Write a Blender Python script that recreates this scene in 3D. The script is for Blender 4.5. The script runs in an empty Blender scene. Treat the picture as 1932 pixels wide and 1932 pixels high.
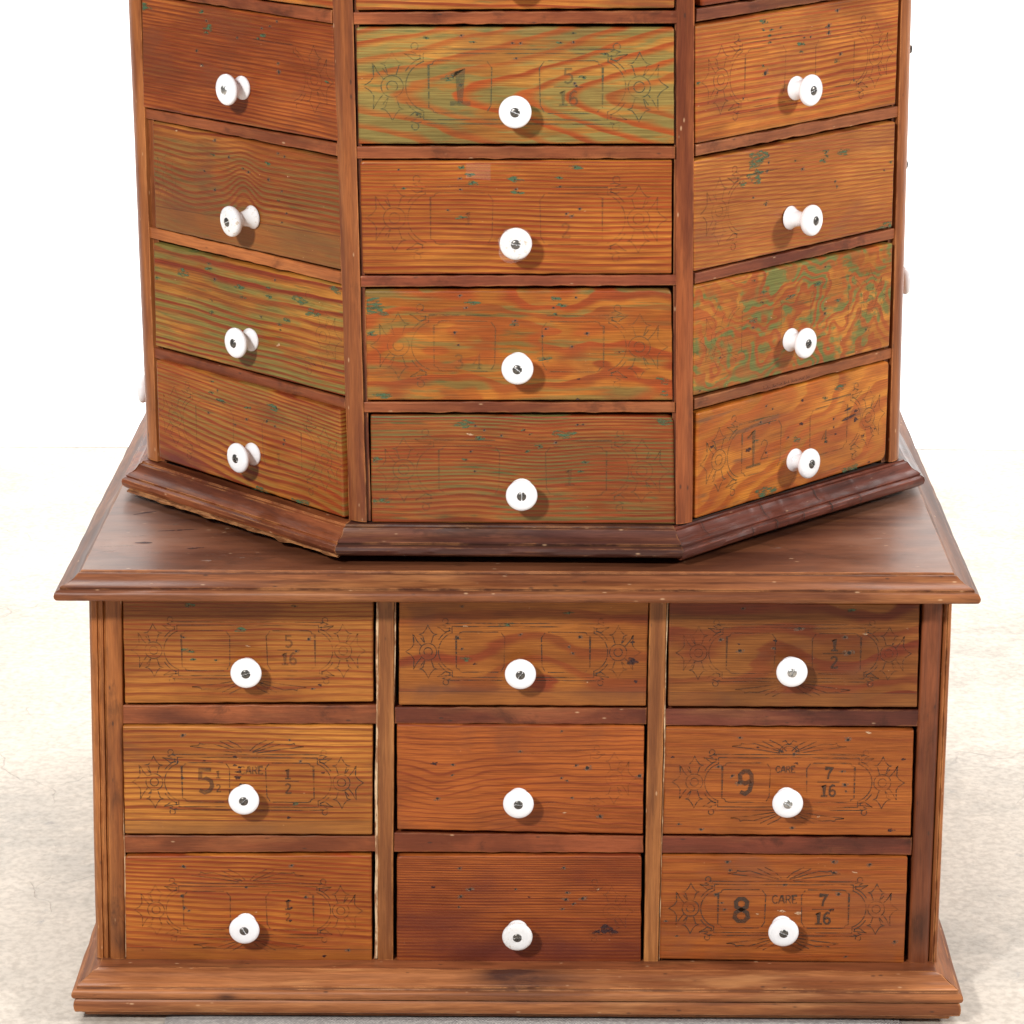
import bpy, math, random
from math import sin, cos, pi, sqrt, radians
from mathutils import Vector, Matrix, noise
random.seed(7)
sc = bpy.context.scene
col = sc.collection

# ---------------------------------------------------------------- camera
CX, CY, CZ, PITCH, YAW, ROLL, FPX = 0.02448, -2.06237, 0.67586, 0.28910, -0.01332, 0.00068, 5751.3
fwd = Vector((sin(YAW)*cos(PITCH), cos(YAW)*cos(PITCH), -sin(PITCH)))
rgt = Vector((cos(YAW), -sin(YAW), 0.0))
dwn = fwd.cross(rgt)
r2 = rgt*cos(ROLL) + dwn*sin(ROLL)
d2 = -rgt*sin(ROLL) + dwn*cos(ROLL)
cam_d = bpy.data.cameras.new('camera'); cam = bpy.data.objects.new('camera', cam_d); col.objects.link(cam)
cam.matrix_world = Matrix(((r2.x, -d2.x, -fwd.x, CX), (r2.y, -d2.y, -fwd.y, CY), (r2.z, -d2.z, -fwd.z, CZ), (0, 0, 0, 1)))
cam_d.sensor_fit = 'HORIZONTAL'; cam_d.sensor_width = 36.0; cam_d.lens = 36.0*FPX/1932.0
cam_d.clip_start = 0.05; cam_d.clip_end = 100
sc.camera = cam

# ---------------------------------------------------------------- world, lamps, exposure
w = bpy.data.worlds.new('World'); sc.world = w; w.use_nodes = True
bg = w.node_tree.nodes['Background']; bg.inputs[0].default_value = (0.96, 0.98, 1.0, 1); bg.inputs[1].default_value = 0.20
sc.view_settings.view_transform = 'Standard'; sc.view_settings.look = 'None'
sc.view_settings.exposure = 0.0; sc.view_settings.gamma = 1.0; sc.view_settings.use_curve_mapping = False

def area(name, loc, target, size, power, color=(1, 1, 1), sy=None):
    l = bpy.data.lights.new(name, 'AREA'); l.energy = power; l.color = color
    l.shape = 'RECTANGLE' if sy else 'SQUARE'; l.size = size
    if sy: l.size_y = sy
    o = bpy.data.objects.new(name, l); col.objects.link(o)
    o.location = loc
    o.rotation_euler = (Vector(target)-Vector(loc)).to_track_quat('-Z', 'Y').to_euler()
    return o
area('studio_key_lamp', (-1.15, -2.10, 1.62), (0, 0.05, 0.05), 0.22, 80, (1, 0.985, 0.96))
area('studio_right_lamp', (2.2, -0.62, 1.25), (0.1, 0.1, 0.1), 0.30, 46, (1, 0.985, 0.96))
area('studio_backdrop_lamp', (0, 2.7, 4.2), (0, 2.75, -0.3), 5.5, 300, (1, 0.995, 0.98), 1.4).data.spread = radians(130)

# ---------------------------------------------------------------- node helpers
class NG:
    def __init__(s, name):
        s.mat = bpy.data.materials.new(name); s.mat.use_nodes = True
        s.nt = s.mat.node_tree; s.nt.nodes.clear()
        s.out = s.nt.nodes.new('ShaderNodeOutputMaterial')
        s.tc = s.nt.nodes.new('ShaderNodeTexCoord')
        s.P = s.tc.outputs['Object']
    def link(s, v, sock):
        if isinstance(v, (int, float)): sock.default_value = v
        elif isinstance(v, (tuple, list)):
            sock.default_value = tuple(v)+(1,) if len(sock.default_value) == 4 and len(v) == 3 else tuple(v)
        else: s.nt.links.new(v, sock)
    def m(s, op, a, b=None, c=None, clamp=False):
        n = s.nt.nodes.new('ShaderNodeMath'); n.operation = op; n.use_clamp = clamp
        for i, v in enumerate((a, b, c)):
            if v is not None: s.link(v, n.inputs[i])
        return n.outputs[0]
    def xyz(s, v=None):
        n = s.nt.nodes.new('ShaderNodeSeparateXYZ'); s.link(v or s.P, n.inputs[0]); return n.outputs
    def vec(s, x, y, z):
        n = s.nt.nodes.new('ShaderNodeCombineXYZ')
        for i, v in enumerate((x, y, z)): s.link(v, n.inputs[i])
        return n.outputs[0]
    def scale(s, v, k):
        n = s.nt.nodes.new('ShaderNodeVectorMath'); n.operation = 'MULTIPLY'; s.link(v, n.inputs[0]); n.inputs[1].default_value = k
        return n.outputs[0]
    def add(s, v, k):
        n = s.nt.nodes.new('ShaderNodeVectorMath'); n.operation = 'ADD'; s.link(v, n.inputs[0]); s.link(k, n.inputs[1])
        return n.outputs[0]
    def noise(s, v, sc=1.0, det=2.0, rough=0.5, dist=0.0):
        n = s.nt.nodes.new('ShaderNodeTexNoise'); s.link(v, n.inputs['Vector']); n.inputs['Scale'].default_value = sc
        n.inputs['Detail'].default_value = det; n.inputs['Roughness'].default_value = rough; n.inputs['Distortion'].default_value = dist
        return n.outputs['Fac']
    def vor(s, v, sc=1.0, feat='F1', rnd=1.0):
        n = s.nt.nodes.new('ShaderNodeTexVoronoi'); n.feature = feat; s.link(v, n.inputs['Vector']); n.inputs['Scale'].default_value = sc
        n.inputs['Randomness'].default_value = rnd
        return n.outputs['Distance']
    def rng(s, v, a, b, c=0.0, d=1.0, smooth=True):
        n = s.nt.nodes.new('ShaderNodeMapRange'); n.interpolation_type = 'SMOOTHSTEP' if smooth else 'LINEAR'
        s.link(v, n.inputs[0])
        for i, x in enumerate((a, b, c, d)): s.link(x, n.inputs[i+1])
        return n.outputs[0]
    def mix(s, f, a, b, mode='MIX'):
        n = s.nt.nodes.new('ShaderNodeMix'); n.data_type = 'RGBA'; n.blend_type = mode; n.clamp_factor = True
        s.link(f, n.inputs[0]); s.link(a, n.inputs[6]); s.link(b, n.inputs[7])
        return n.outputs[2]
    def bsdf(s, col, rough=0.45, bump=None, bd=0.0002, bs=1.0, coat=0.0, metal=0.0, spec=0.5, alpha=None, coat_rough=0.15):
        p = s.nt.nodes.new('ShaderNodeBsdfPrincipled')
        s.link(col, p.inputs['Base Color']); s.link(rough, p.inputs['Roughness']); p.inputs['Metallic'].default_value = metal
        p.inputs['Coat Weight'].default_value = coat; p.inputs['Coat Roughness'].default_value = coat_rough
        p.inputs['Specular IOR Level'].default_value = spec
        if bump is not None:
            b = s.nt.nodes.new('ShaderNodeBump'); b.inputs['Strength'].default_value = bs; b.inputs['Distance'].default_value = bd
            s.link(bump, b.inputs['Height']); s.nt.links.new(b.outputs[0], p.inputs['Normal'])
        sh = p.outputs[0]
        if alpha is not None:
            t = s.nt.nodes.new('ShaderNodeBsdfTransparent'); mx = s.nt.nodes.new('ShaderNodeMixShader')
            s.link(alpha, mx.inputs[0]); s.nt.links.new(t.outputs[0], mx.inputs[1]); s.nt.links.new(sh, mx.inputs[2]); sh = mx.outputs[0]
        s.nt.links.new(sh, s.out.inputs[0])
        return s.mat

# pine drawer front: growth rings cut lengthwise, green paint left in the pores, wax finish
def pine(name, seed, F=230, slope=0.0, C=0.0, c=0.01, w0=0.04, k=1.0, su=0.0, warp=1.2, wsu=7.0, wsw=14.0, uneven=2.0,
         E=(0.60, 0.225, 0.05), L=(0.34, 0.065, 0.018), G=0.0, gcol=(0.17, 0.20, 0.055), green_line=0.3, lc=0.8, S=0.35,
         bumps=(), lw=(0.26, 0.86), scol=(0.16, 0.045, 0.018), gb=(0.42, 0.62), glaze=0.4, sb=(), gs=(7, 7, 45), tone=0.30, grad=0.0, streak=0.0, thick=0.0, joint=0.0, jt=0.0):
    E = (E[0]*.93, E[1]*.87, E[2]*.66); L = (L[0]*.88, L[1]*.72, L[2]*.6); gcol = (gcol[0]*.82, gcol[1]*.88, gcol[2]*.8)
    g = NG(name); x, y, z = g.xyz()
    off = (seed*3.17, seed*1.31, seed*2.73)
    Po = g.add(g.P, off)
    ww = g.m('SUBTRACT', z, w0)
    if C > 0:
        rad = g.m('SQRT', g.m('ADD', g.m('MULTIPLY', ww, ww), c*c))
        base = g.m('ADD', g.m('MULTIPLY', ww, 1-C), g.m('MULTIPLY', rad, C*k))
    else: base = ww
    base = g.m('ADD', base, g.m('MULTIPLY', x, slope+su))
    if grad: base = g.m('ADD', base, g.m('MULTIPLY', g.m('MULTIPLY', ww, ww), grad))
    ph = g.m('MULTIPLY', base, F)
    n1 = g.m('SUBTRACT', g.noise(g.scale(Po, (wsu, 2, wsw)), 1, 2, 0.5), 0.5)
    ph = g.m('ADD', ph, g.m('MULTIPLY', n1, warp*2))
    n2 = g.m('SUBTRACT', g.noise(g.scale(Po, (1.2, 1, 38)), 1, 3, 0.6), 0.5)
    ph = g.m('ADD', ph, g.m('MULTIPLY', n2, uneven*1.3))
    n3 = g.m('SUBTRACT', g.noise(g.scale(Po, (45, 2, 160)), 1, 2, 0.5), 0.5)
    ph = g.m('ADD', ph, g.m('MULTIPLY', n3, 0.22))
    for (ub, wb, s1, s2, amp) in bumps:
        du = g.m('MULTIPLY', g.m('SUBTRACT', x, ub), 1/s1); dw = g.m('MULTIPLY', g.m('SUBTRACT', z, wb), 1/s2)
        e = g.m('EXPONENT', g.m('MULTIPLY', g.m('ADD', g.m('MULTIPLY', du, du), g.m('MULTIPLY', dw, dw)), -1.0))
        ph = g.m('ADD', ph, g.m('MULTIPLY', e, amp))
    fr = g.m('FRACT', g.m('ADD', ph, 50.0))
    up = g.rng(fr, lw[0], lw[0]+(lw[1]-lw[0])*0.72); dn = g.rng(fr, 0.88, 1.0, 1.0, 0.0)
    late = g.m('MULTIPLY', up, dn)
    ringid = g.m('FLOOR', g.m('ADD', ph, 50.0))
    rv = g.noise(g.vec(g.m('MULTIPLY', ringid, 3.71), seed*5.1, g.m('MULTIPLY', x, 5)), 1, 1, 0.5)
    late = g.m('MULTIPLY', late, g.rng(rv, 0.28, 0.60, 0.50, 1.0))
    if thick:
        tb = g.rng(g.noise(g.scale(g.add(Po, (9, 2, 1)), (5, 3, 34)), 1, 3, 0.6), 0.55, 0.63)
        late = g.m('MAXIMUM', late, g.m('MULTIPLY', tb, thick))
    if joint:    # a strip of another board glued along the lower edge
        zj = g.m('SUBTRACT', g.m('ADD', z, g.m('MULTIPLY', x, jt)), joint)
        below = g.rng(zj, -0.0002, 0.0002, 1.0, 0.0, smooth=False)
        late = g.m('MULTIPLY', late, g.m('SUBTRACT', 1.0, g.m('MULTIPLY', below, 0.65)))
        jl = g.rng(g.m('ABSOLUTE', zj), 0.00015, 0.0004, 1.0, 0.0)
    # colours
    big = g.noise(g.scale(Po, (9, 5, 26)), 1, 3, 0.6)
    E2 = tuple(v*f for v, f in zip(E, (1-tone, 1-tone*1.25, 1-tone*1.3)))
    Eh = tuple(min(v*f, 1) for v, f in zip(E, (1+tone*.45, 1+tone*.6, 1+tone*.5)))
    ec = g.mix(g.rng(big, 0.34, 0.66), E2, Eh)
    fine = g.noise(g.scale(Po, (30, 60, 1700)), 1, 3, 0.65)
    if G > 0:
        gn = g.noise(g.scale(g.add(Po, (4, 7, 1)), gs), 1, 4, 0.65, 0.4)
        gm = g.rng(g.m('ADD', gn, g.m('MULTIPLY', g.m('SUBTRACT', fine, 0.5), 0.22)), gb[0], gb[1])
        gm = g.m('MULTIPLY', g.m('MULTIPLY', gm, G), g.m('SUBTRACT', 1.0, g.m('MULTIPLY', late, 1-green_line)))
        ec = g.mix(gm, ec, gcol)
        if G >= .35:   # small brighter pockets of the old green paint
            gp = g.noise(g.scale(g.add(Po, (1, 3, 8)), (26, 9, 210)), 1, 3, 0.6)
            ec = g.mix(g.m('MULTIPLY', g.rng(gp, 0.60, 0.72), min(1.0, G*0.8)), ec, (0.055, 0.13, 0.045))
    L = tuple(v*f for v, f in zip(L, (0.88, 0.82, 0.85))); Lb = tuple(v*f for v, f in zip(L, (1.35, 1.5, 1.4)))
    lcm = g.mix(g.rng(g.noise(g.scale(Po, (12, 5, 30)), 1, 2, 0.5), 0.35, 0.65), L, Lb)
    cc = g.mix(g.m('MULTIPLY', late, min(1.0, lc*1.18)), ec, lcm)
    # fine fibres and pores
    cc = g.mix(0.75, cc, g.mix(g.rng(fine, 0.30, 0.70), (0.38, 0.32, 0.29), (1.0, 1.0, 1.0)), 'MULTIPLY')
    pore = g.rng(g.noise(g.scale(g.add(Po, (3, 0, 2)), (70, 60, 2600)), 1, 2, 0.5), 0.64, 0.74)
    cc = g.mix(g.m('MULTIPLY', pore, 0.5), cc, (0.13, 0.045, 0.018))
    # old stain and grime with its own shape
    st = g.noise(g.scale(g.add(Po, (11, 5, 3)), (13, 5, 24)), 1, 5, 0.62, 0.5)
    stm = g.m('MULTIPLY', g.rng(st, 0.50, 0.72), min(.8, S*1.3+.16))
    for (ub, wb, s1, s2, amp) in sb:
        du = g.m('MULTIPLY', g.m('SUBTRACT', x, ub), 1/s1); dw = g.m('MULTIPLY', g.m('SUBTRACT', z, wb), 1/s2)
        e = g.m('EXPONENT', g.m('MULTIPLY', g.m('ADD', g.m('MULTIPLY', du, du), g.m('MULTIPLY', dw, dw)), -1.0))
        stm = g.m('ADD', stm, g.m('MULTIPLY', g.m('MULTIPLY', e, amp), g.rng(st, 0.30, 0.62, 0.45, 1.0)))
    cc = g.mix(stm, cc, scol)
    if joint:
        cc = g.mix(g.m('MULTIPLY', below, 0.35), cc, (E[0]*.55, E[1]*.6, E[2]*.9))
        cc = g.mix(g.m('MULTIPLY', jl, 0.6), cc, (0.07, 0.025, 0.015))
    if streak:
        sk = g.noise(g.scale(g.add(Po, (2, 9, 6)), (16, 5, 150)), 1, 4, 0.65)
        cc = g.mix(g.m('MULTIPLY', g.rng(sk, 0.57, 0.70), streak), cc, (0.12, 0.06, 0.035))
    # pale short scratches
    sr = g.noise(g.scale(g.add(Po, (7, 1, 5)), (260, 40, 900)), 1, 1, 0.5)
    cc = g.mix(g.m('MULTIPLY', g.rng(sr, 0.80, 0.86), 0.5), cc, (0.85, 0.55, 0.30))
    rough = g.m('ADD', g.m('MULTIPLY', big, 0.22), glaze-0.05)
    bh = g.m('ADD', g.m('MULTIPLY', late, 0.5), g.m('ADD', g.m('MULTIPLY', fine, 0.5), g.m('MULTIPLY', g.noise(g.scale(Po, (18, 8, 60)), 1, 2), 2.0)))
    # dirt rubbed into the arrises of the board
    bv = g.nt.nodes.new('ShaderNodeBevel'); bv.samples = 4; bv.inputs[0].default_value = 0.0011
    ge = g.nt.nodes.new('ShaderNodeNewGeometry'); dt = g.nt.nodes.new('ShaderNodeVectorMath'); dt.operation = 'DOT_PRODUCT'
    g.nt.links.new(bv.outputs[0], dt.inputs[0]); g.nt.links.new(ge.outputs['Normal'], dt.inputs[1])
    cc = g.mix(g.m('MULTIPLY', g.rng(dt.outputs['Value'], 0.995, 0.90, 0.0, 1.0), g.rng(st, 0.35, 0.55, 0.25, 0.75)), cc, (0.10, 0.035, 0.018))
    return g.bsdf(cc, rough, bump=bh, bd=0.00012, bs=0.8, coat=0.06, coat_rough=0.22, spec=0.26)

# frame wood: stained walnut-brown hardwood, grain along one axis of the object
def frame_wood(name, seed, axis='x', A=(0.34, 0.115, 0.042), B=(0.17, 0.050, 0.022), grime=0.4, light=0.35, gcol=(0.055, 0.02, 0.014), gl=0.42, coat=0.1, lightc=(0.55, 0.27, 0.11),
               spots=(), ang=0.0, blot=(5, 26), coat_rough=0.3, nick=0.4, spec=0.28, wear=0.6, fib=0.32, bands=(), worn_sheen=None):
    A, B, lightc, gcol = (tuple((v[0]*s_, v[1]*0.86*s_, v[2]*0.70*s_)) for v, s_ in ((A, 1.06), (B, 0.74), (lightc, 0.98), (gcol, 0.65)))
    g = NG(name); x, y, z = g.xyz()
    if axis == 'r':
        a = g.m('ADD', g.m('MULTIPLY', x, cos(ang)), g.m('MULTIPLY', y, sin(ang)))
        b = g.m('SUBTRACT', g.m('MULTIPLY', y, cos(ang)), g.m('MULTIPLY', x, sin(ang)))
        q = g.vec(a, b, z)
    else: q = g.vec(*{'x': (x, y, z), 'y': (y, x, z), 'z': (z, x, y)}[axis])
    q = g.add(q, (seed*1.7, seed*2.9, seed*0.83))
    lo, hi = blot
    n1 = g.noise(g.scale(q, (lo, hi, hi)), 1, 5, 0.62, 0.3)
    n2 = g.noise(g.scale(q, (14, 330, 330)), 1, 3, 0.6)
    n3 = g.noise(g.scale(q, (60, 1500, 1500)), 1, 2, 0.6)
    c = g.mix(g.rng(n1, 0.34, 0.66), B, A)
    c = g.mix(g.m('MULTIPLY', g.rng(n2, 0.42, 0.68), fib), c, tuple(v*0.62 for v in B))
    lt = g.noise(g.scale(g.add(q, (3, 3, 3)), (7, 60, 60)), 1, 4, 0.6)
    c = g.mix(g.m('MULTIPLY', g.rng(lt, 0.50, 0.72), light), c, lightc)
    c = g.mix(0.6, c, g.mix(g.rng(n3, 0.3, 0.7), (0.62, 0.58, 0.55), (1, 1, 1)), 'MULTIPLY')
    gr = g.noise(g.scale(g.add(q, (8, 1, 5)), (lo*3.2, hi*1.6, hi*1.6)), 1, 6, 0.68, 0.6)
    gm = g.m('MULTIPLY', g.rng(gr, 0.54, 0.70), grime)
    for (sx, sz, r1, r3, amp) in spots:
        dx = g.m('MULTIPLY', g.m('SUBTRACT', x, sx), 1/r1); dz = g.m('MULTIPLY', g.m('SUBTRACT', z, sz), 1/r3)
        e = g.m('EXPONENT', g.m('MULTIPLY', g.m('ADD', g.m('MULTIPLY', dx, dx), g.m('MULTIPLY', dz, dz)), -1.0))
        gm = g.m('ADD', gm, g.m('MULTIPLY', e, g.rng(gr, 0.3, 0.6, amp*0.6, amp)))
    c = g.mix(gm, c, gcol)
    if worn_sheen:    # rubbed finish plus reflected sheen, painted pale near the board's two ends
        wx, wc, wa = worn_sheen
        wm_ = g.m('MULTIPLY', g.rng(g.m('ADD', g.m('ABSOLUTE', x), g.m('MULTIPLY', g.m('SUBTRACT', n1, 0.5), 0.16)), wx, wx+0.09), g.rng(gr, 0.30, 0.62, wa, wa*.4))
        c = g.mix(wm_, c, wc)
    for (bz, bw, ba) in bands:    # dark lines along the grooves, broken up by noise
        gm2 = g.rng(g.m('ABSOLUTE', g.m('SUBTRACT', z, bz)), bw*.3, bw, ba, 0.0)
        c = g.mix(g.m('MULTIPLY', gm2, g.rng(gr, 0.35, 0.55, 0.45, 1.0)), c, gcol)
    vd = g.vor(g.scale(q, (60, 150, 150)), 1)
    nk = g.noise(g.scale(q, (18, 40, 40)), 1, 1)
    c = g.mix(g.m('MULTIPLY', g.m('MULTIPLY', g.rng(vd, 0.05, 0.14, 1, 0), g.rng(nk, 0.5, 0.56)), nick), c, (0.80, 0.52, 0.30))
    c = g.mix(g.m('MULTIPLY', g.m('MULTIPLY', g.rng(vd, 0.05, 0.16, 1, 0), g.rng(nk, 0.5, 0.44)), 0.75), c, (0.05, 0.022, 0.015))
    if wear:   # rubbed arrises
        bv = g.nt.nodes.new('ShaderNodeBevel'); bv.samples = 4; bv.inputs[0].default_value = 0.0016
        ge = g.nt.nodes.new('ShaderNodeNewGeometry'); dt = g.nt.nodes.new('ShaderNodeVectorMath'); dt.operation = 'DOT_PRODUCT'
        g.nt.links.new(bv.outputs[0], dt.inputs[0]); g.nt.links.new(ge.outputs['Normal'], dt.inputs[1])
        wn = g.noise(g.scale(g.add(q, (2, 4, 6)), (40, 90, 90)), 1, 4, 0.65)
        wm = g.m('MULTIPLY', g.rng(dt.outputs['Value'], 0.99, 0.90, 0.0, 1.0), g.rng(wn, 0.42, 0.60))
        c = g.mix(g.m('MULTIPLY', wm, wear), c, tuple(min(1, v*1.35) for v in lightc))
    bh = g.m('ADD', g.m('MULTIPLY', n2, 0.6), g.m('MULTIPLY', gr, 1.6))
    return g.bsdf(c, g.m('ADD', gl-0.12, g.m('MULTIPLY', n1, 0.26)), bump=bh, bd=0.00022, bs=0.8, coat=coat, coat_rough=coat_rough, spec=spec)

def ink(name, alpha, seed, c=(0.05, 0.03, 0.02), sx=60, sz=500, lo=0.36, hi=0.56, fl=0.25):
    g = NG(name); P = g.add(g.P, (seed*1.9, seed, seed*2.2))
    n = g.noise(g.scale(P, (sx, 20, sz)), 1, 4, 0.7); m = g.noise(g.scale(P, (34, 20, 55)), 1, 3, 0.6)
    a = g.m('MULTIPLY', g.m('MULTIPLY', g.rng(n, lo, hi), g.rng(m, 0.32, 0.55, fl, 1.0)), alpha)
    return g.bsdf(c, 0.6, alpha=a)

def plain(name, c, rough=0.5, **k):
    return NG(name).bsdf(c, rough, **k)

# ---------------------------------------------------------------- object helpers
def tag(o, label=None, cat=None, group=None, kind=None):
    if label: o['label'] = label
    if cat: o['category'] = cat
    if group: o['group'] = group
    if kind: o['kind'] = kind
    return o
def mesh_obj(name, verts, faces, mat, parent=None, matrix=None, smooth=None, mats=None, fm=None):
    me = bpy.data.meshes.new(name); me.from_pydata([tuple(v) for v in verts], [], faces)
    for m_ in (mats or [mat]): me.materials.append(m_)
    if fm: me.polygons.foreach_set('material_index', fm)
    if smooth is not None:
        me.polygons.foreach_set('use_smooth', [True]*len(me.polygons))
        me.set_sharp_from_angle(angle=radians(smooth))
    me.update()
    o = bpy.data.objects.new(name, me); col.objects.link(o)
    if matrix is not None: o.matrix_world = matrix
    if parent is not None:
        o.parent = parent
        o.matrix_parent_inverse = Matrix.Identity(4)
        o.matrix_basis = (PW[parent.name].inverted() @ matrix) if matrix is not None else PW[parent.name].inverted()
    PW[o.name] = matrix.copy() if matrix is not None else Matrix.Identity(4)
    return o
PW = {}
def empty(name, loc):
    o = bpy.data.objects.new(name, None); col.objects.link(o); o.location = loc; o.empty_display_size = 0.05
    PW[o.name] = Matrix.Translation(loc); return o
def jit(p, amp, s, k=0.0):
    return amp*noise.noise(Vector((p[0]*s+k, p[1]*s-k*1.3, p[2]*s+k*.7)))

def outline(q, rad, step=0.004, wob=0.0002, seed=0.0, d=0.0):
    """rounded outline of a quad q (TL,TR,BR,BL in x,z) moved inwards by d, corners radius rad, wobbling like handwork"""
    if isinstance(rad, (int, float)): rad = [rad]*4
    Q = [Vector(p) for p in q]; n = 4; I = []
    for i in range(n):
        a = (Q[i-1]-Q[i]).normalized(); b = (Q[(i+1) % n]-Q[i]).normalized()
        I.append(Q[i]+(a+b)*(d/max(.2, abs(a.x*b.y-a.y*b.x))))
    out = []
    for i in range(n):
        p = I[i]; a = (I[i-1]-p).normalized(); b = (I[(i+1) % n]-p).normalized(); r = max(0.0002, rad[i]-d*.6)
        s = p+a*r; e = p+b*r
        for j in range(6):
            t = j/5; out.append((1-t)**2*s+2*t*(1-t)*p+t*t*e)
        L = (I[(i+1) % n]-p).length; r1 = max(0.0002, rad[(i+1) % n]-d*.6)
        m_ = int(((Q[(i+1) % n]-Q[i]).length-rad[i]-rad[(i+1) % n])/step)
        nn = Vector((-b.y, b.x))
        for j in range(1, m_):
            f = j/m_; g0 = Q[i]+(Q[(i+1) % n]-Q[i])*f
            w_ = wob*2*noise.noise(Vector((g0.x*90+seed*7, g0.y*90, seed)))*min(1, 4*f, 4*(1-f))
            out.append(p+b*(r+(L-r-r1)*f)+nn*w_)
    return out
def board(name, q, mat, parent, matrix, depth=0.022, rad=0.0012, edge=0.0011, wob=0.0002, seed=0.0, front=0.0, extra=None):
    rings = []
    for d, y in ((edge*1.6, 0.0), (edge*0.75, edge*0.22), (edge*0.2, edge*0.75), (0.0, edge*1.6), (0.0, depth)):
        rings.append([(p.x, y+front, p.y) for p in outline(q, rad, wob=wob, seed=seed, d=d)])
    V = [v for r in rings for v in r]; n = len(rings[0]); F = [tuple(range(n))]
    for k in range(len(rings)-1):
        for i in range(n): F.append((k*n+i, (k+1)*n+i, (k+1)*n+(i+1) % n, k*n+(i+1) % n))
    F.append(tuple(range((len(rings)-1)*n, len(rings)*n))[::-1])
    nf = len(F); mats = [mat]; fm = [0]*nf
    if extra:      # printed marks, paint flecks and nail holes belong to the board's own mesh
        for (ev, ef, ems, efm) in extra:
            b0 = len(V); m0 = len(mats); V += ev; mats += ems
            F += [tuple(b0+i for i in f) for f in ef]; fm += [m0+i for i in efm]
    o = mesh_obj(name, V, F, mat, parent, matrix, smooth=40, mats=mats, fm=fm)
    for i in [0, nf-1]+list(range(nf, len(F))): o.data.polygons[i].use_smooth = False
    return o
def lathe(name, prof, mat, parent, matrix, seg=40, axis_out=True, smooth=60):
    """profile (r, h): h out of the face, i.e. towards local -y"""
    V = []; F = []; n = seg
    for r, h in prof:
        for i in range(n): V.append((r*cos(2*pi*i/n), -h, r*sin(2*pi*i/n)))
    for k in range(len(prof)-1):
        for i in range(n): F.append((k*n+i, k*n+(i+1) % n, (k+1)*n+(i+1) % n, (k+1)*n+i))
    F.append(tuple(range((len(prof)-1)*n, len(prof)*n)))
    return mesh_obj(name, V, F, mat, parent, matrix, smooth=smooth)
def ribbons(polys, width, lift0=0.00016):
    """flat printed strokes on the local x-z plane, each a few microns above the last"""
    V = []; F = []; lift = lift0
    for pl in polys:
        wd = width
        if isinstance(pl, tuple): pl, wd = pl
        pl = [Vector(p) for p in pl]; n = len(pl)
        if n < 2: continue
        closed = (pl[0]-pl[-1]).length < 1e-7
        L = []
        for i in range(n):
            if closed: a = pl[i-1] if i > 0 else pl[-2]; b = pl[i+1] if i < n-1 else pl[1]
            else: a = pl[max(i-1, 0)]; b = pl[min(i+1, n-1)]
            t = b-a
            if t.length < 1e-9: t = Vector((1, 0))
            t.normalize(); nn = Vector((-t.y, t.x)); k = 1.0
            if 0 < i < n-1:
                d1 = (pl[i]-a).normalized() if (pl[i]-a).length > 0 else t
                k = 1/max(0.45, abs(d1.dot(t)))
            L.append((pl[i]+nn*wd/2*k, pl[i]-nn*wd/2*k))
        b0 = len(V)
        for p, q in L: V += [(p.x, -lift, p.y), (q.x, -lift, q.y)]
        for i in range(n-1): F.append((b0+2*i, b0+2*i+1, b0+2*i+3, b0+2*i+2))
        lift += 0.0000015
    return V, F

def merge(o, V, F, mats, fm):
    """add flat marks to an existing part's own mesh"""
    import bmesh
    t = bpy.data.meshes.new('marks'); t.from_pydata([tuple(v) for v in V], [], F)
    m0 = len(o.data.materials)
    t.polygons.foreach_set('material_index', [m0+i for i in fm])
    for m_ in mats: o.data.materials.append(m_)
    bm = bmesh.new(); bm.from_mesh(o.data); bm.from_mesh(t); bm.to_mesh(o.data); bm.free(); bpy.data.meshes.remove(t)

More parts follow.
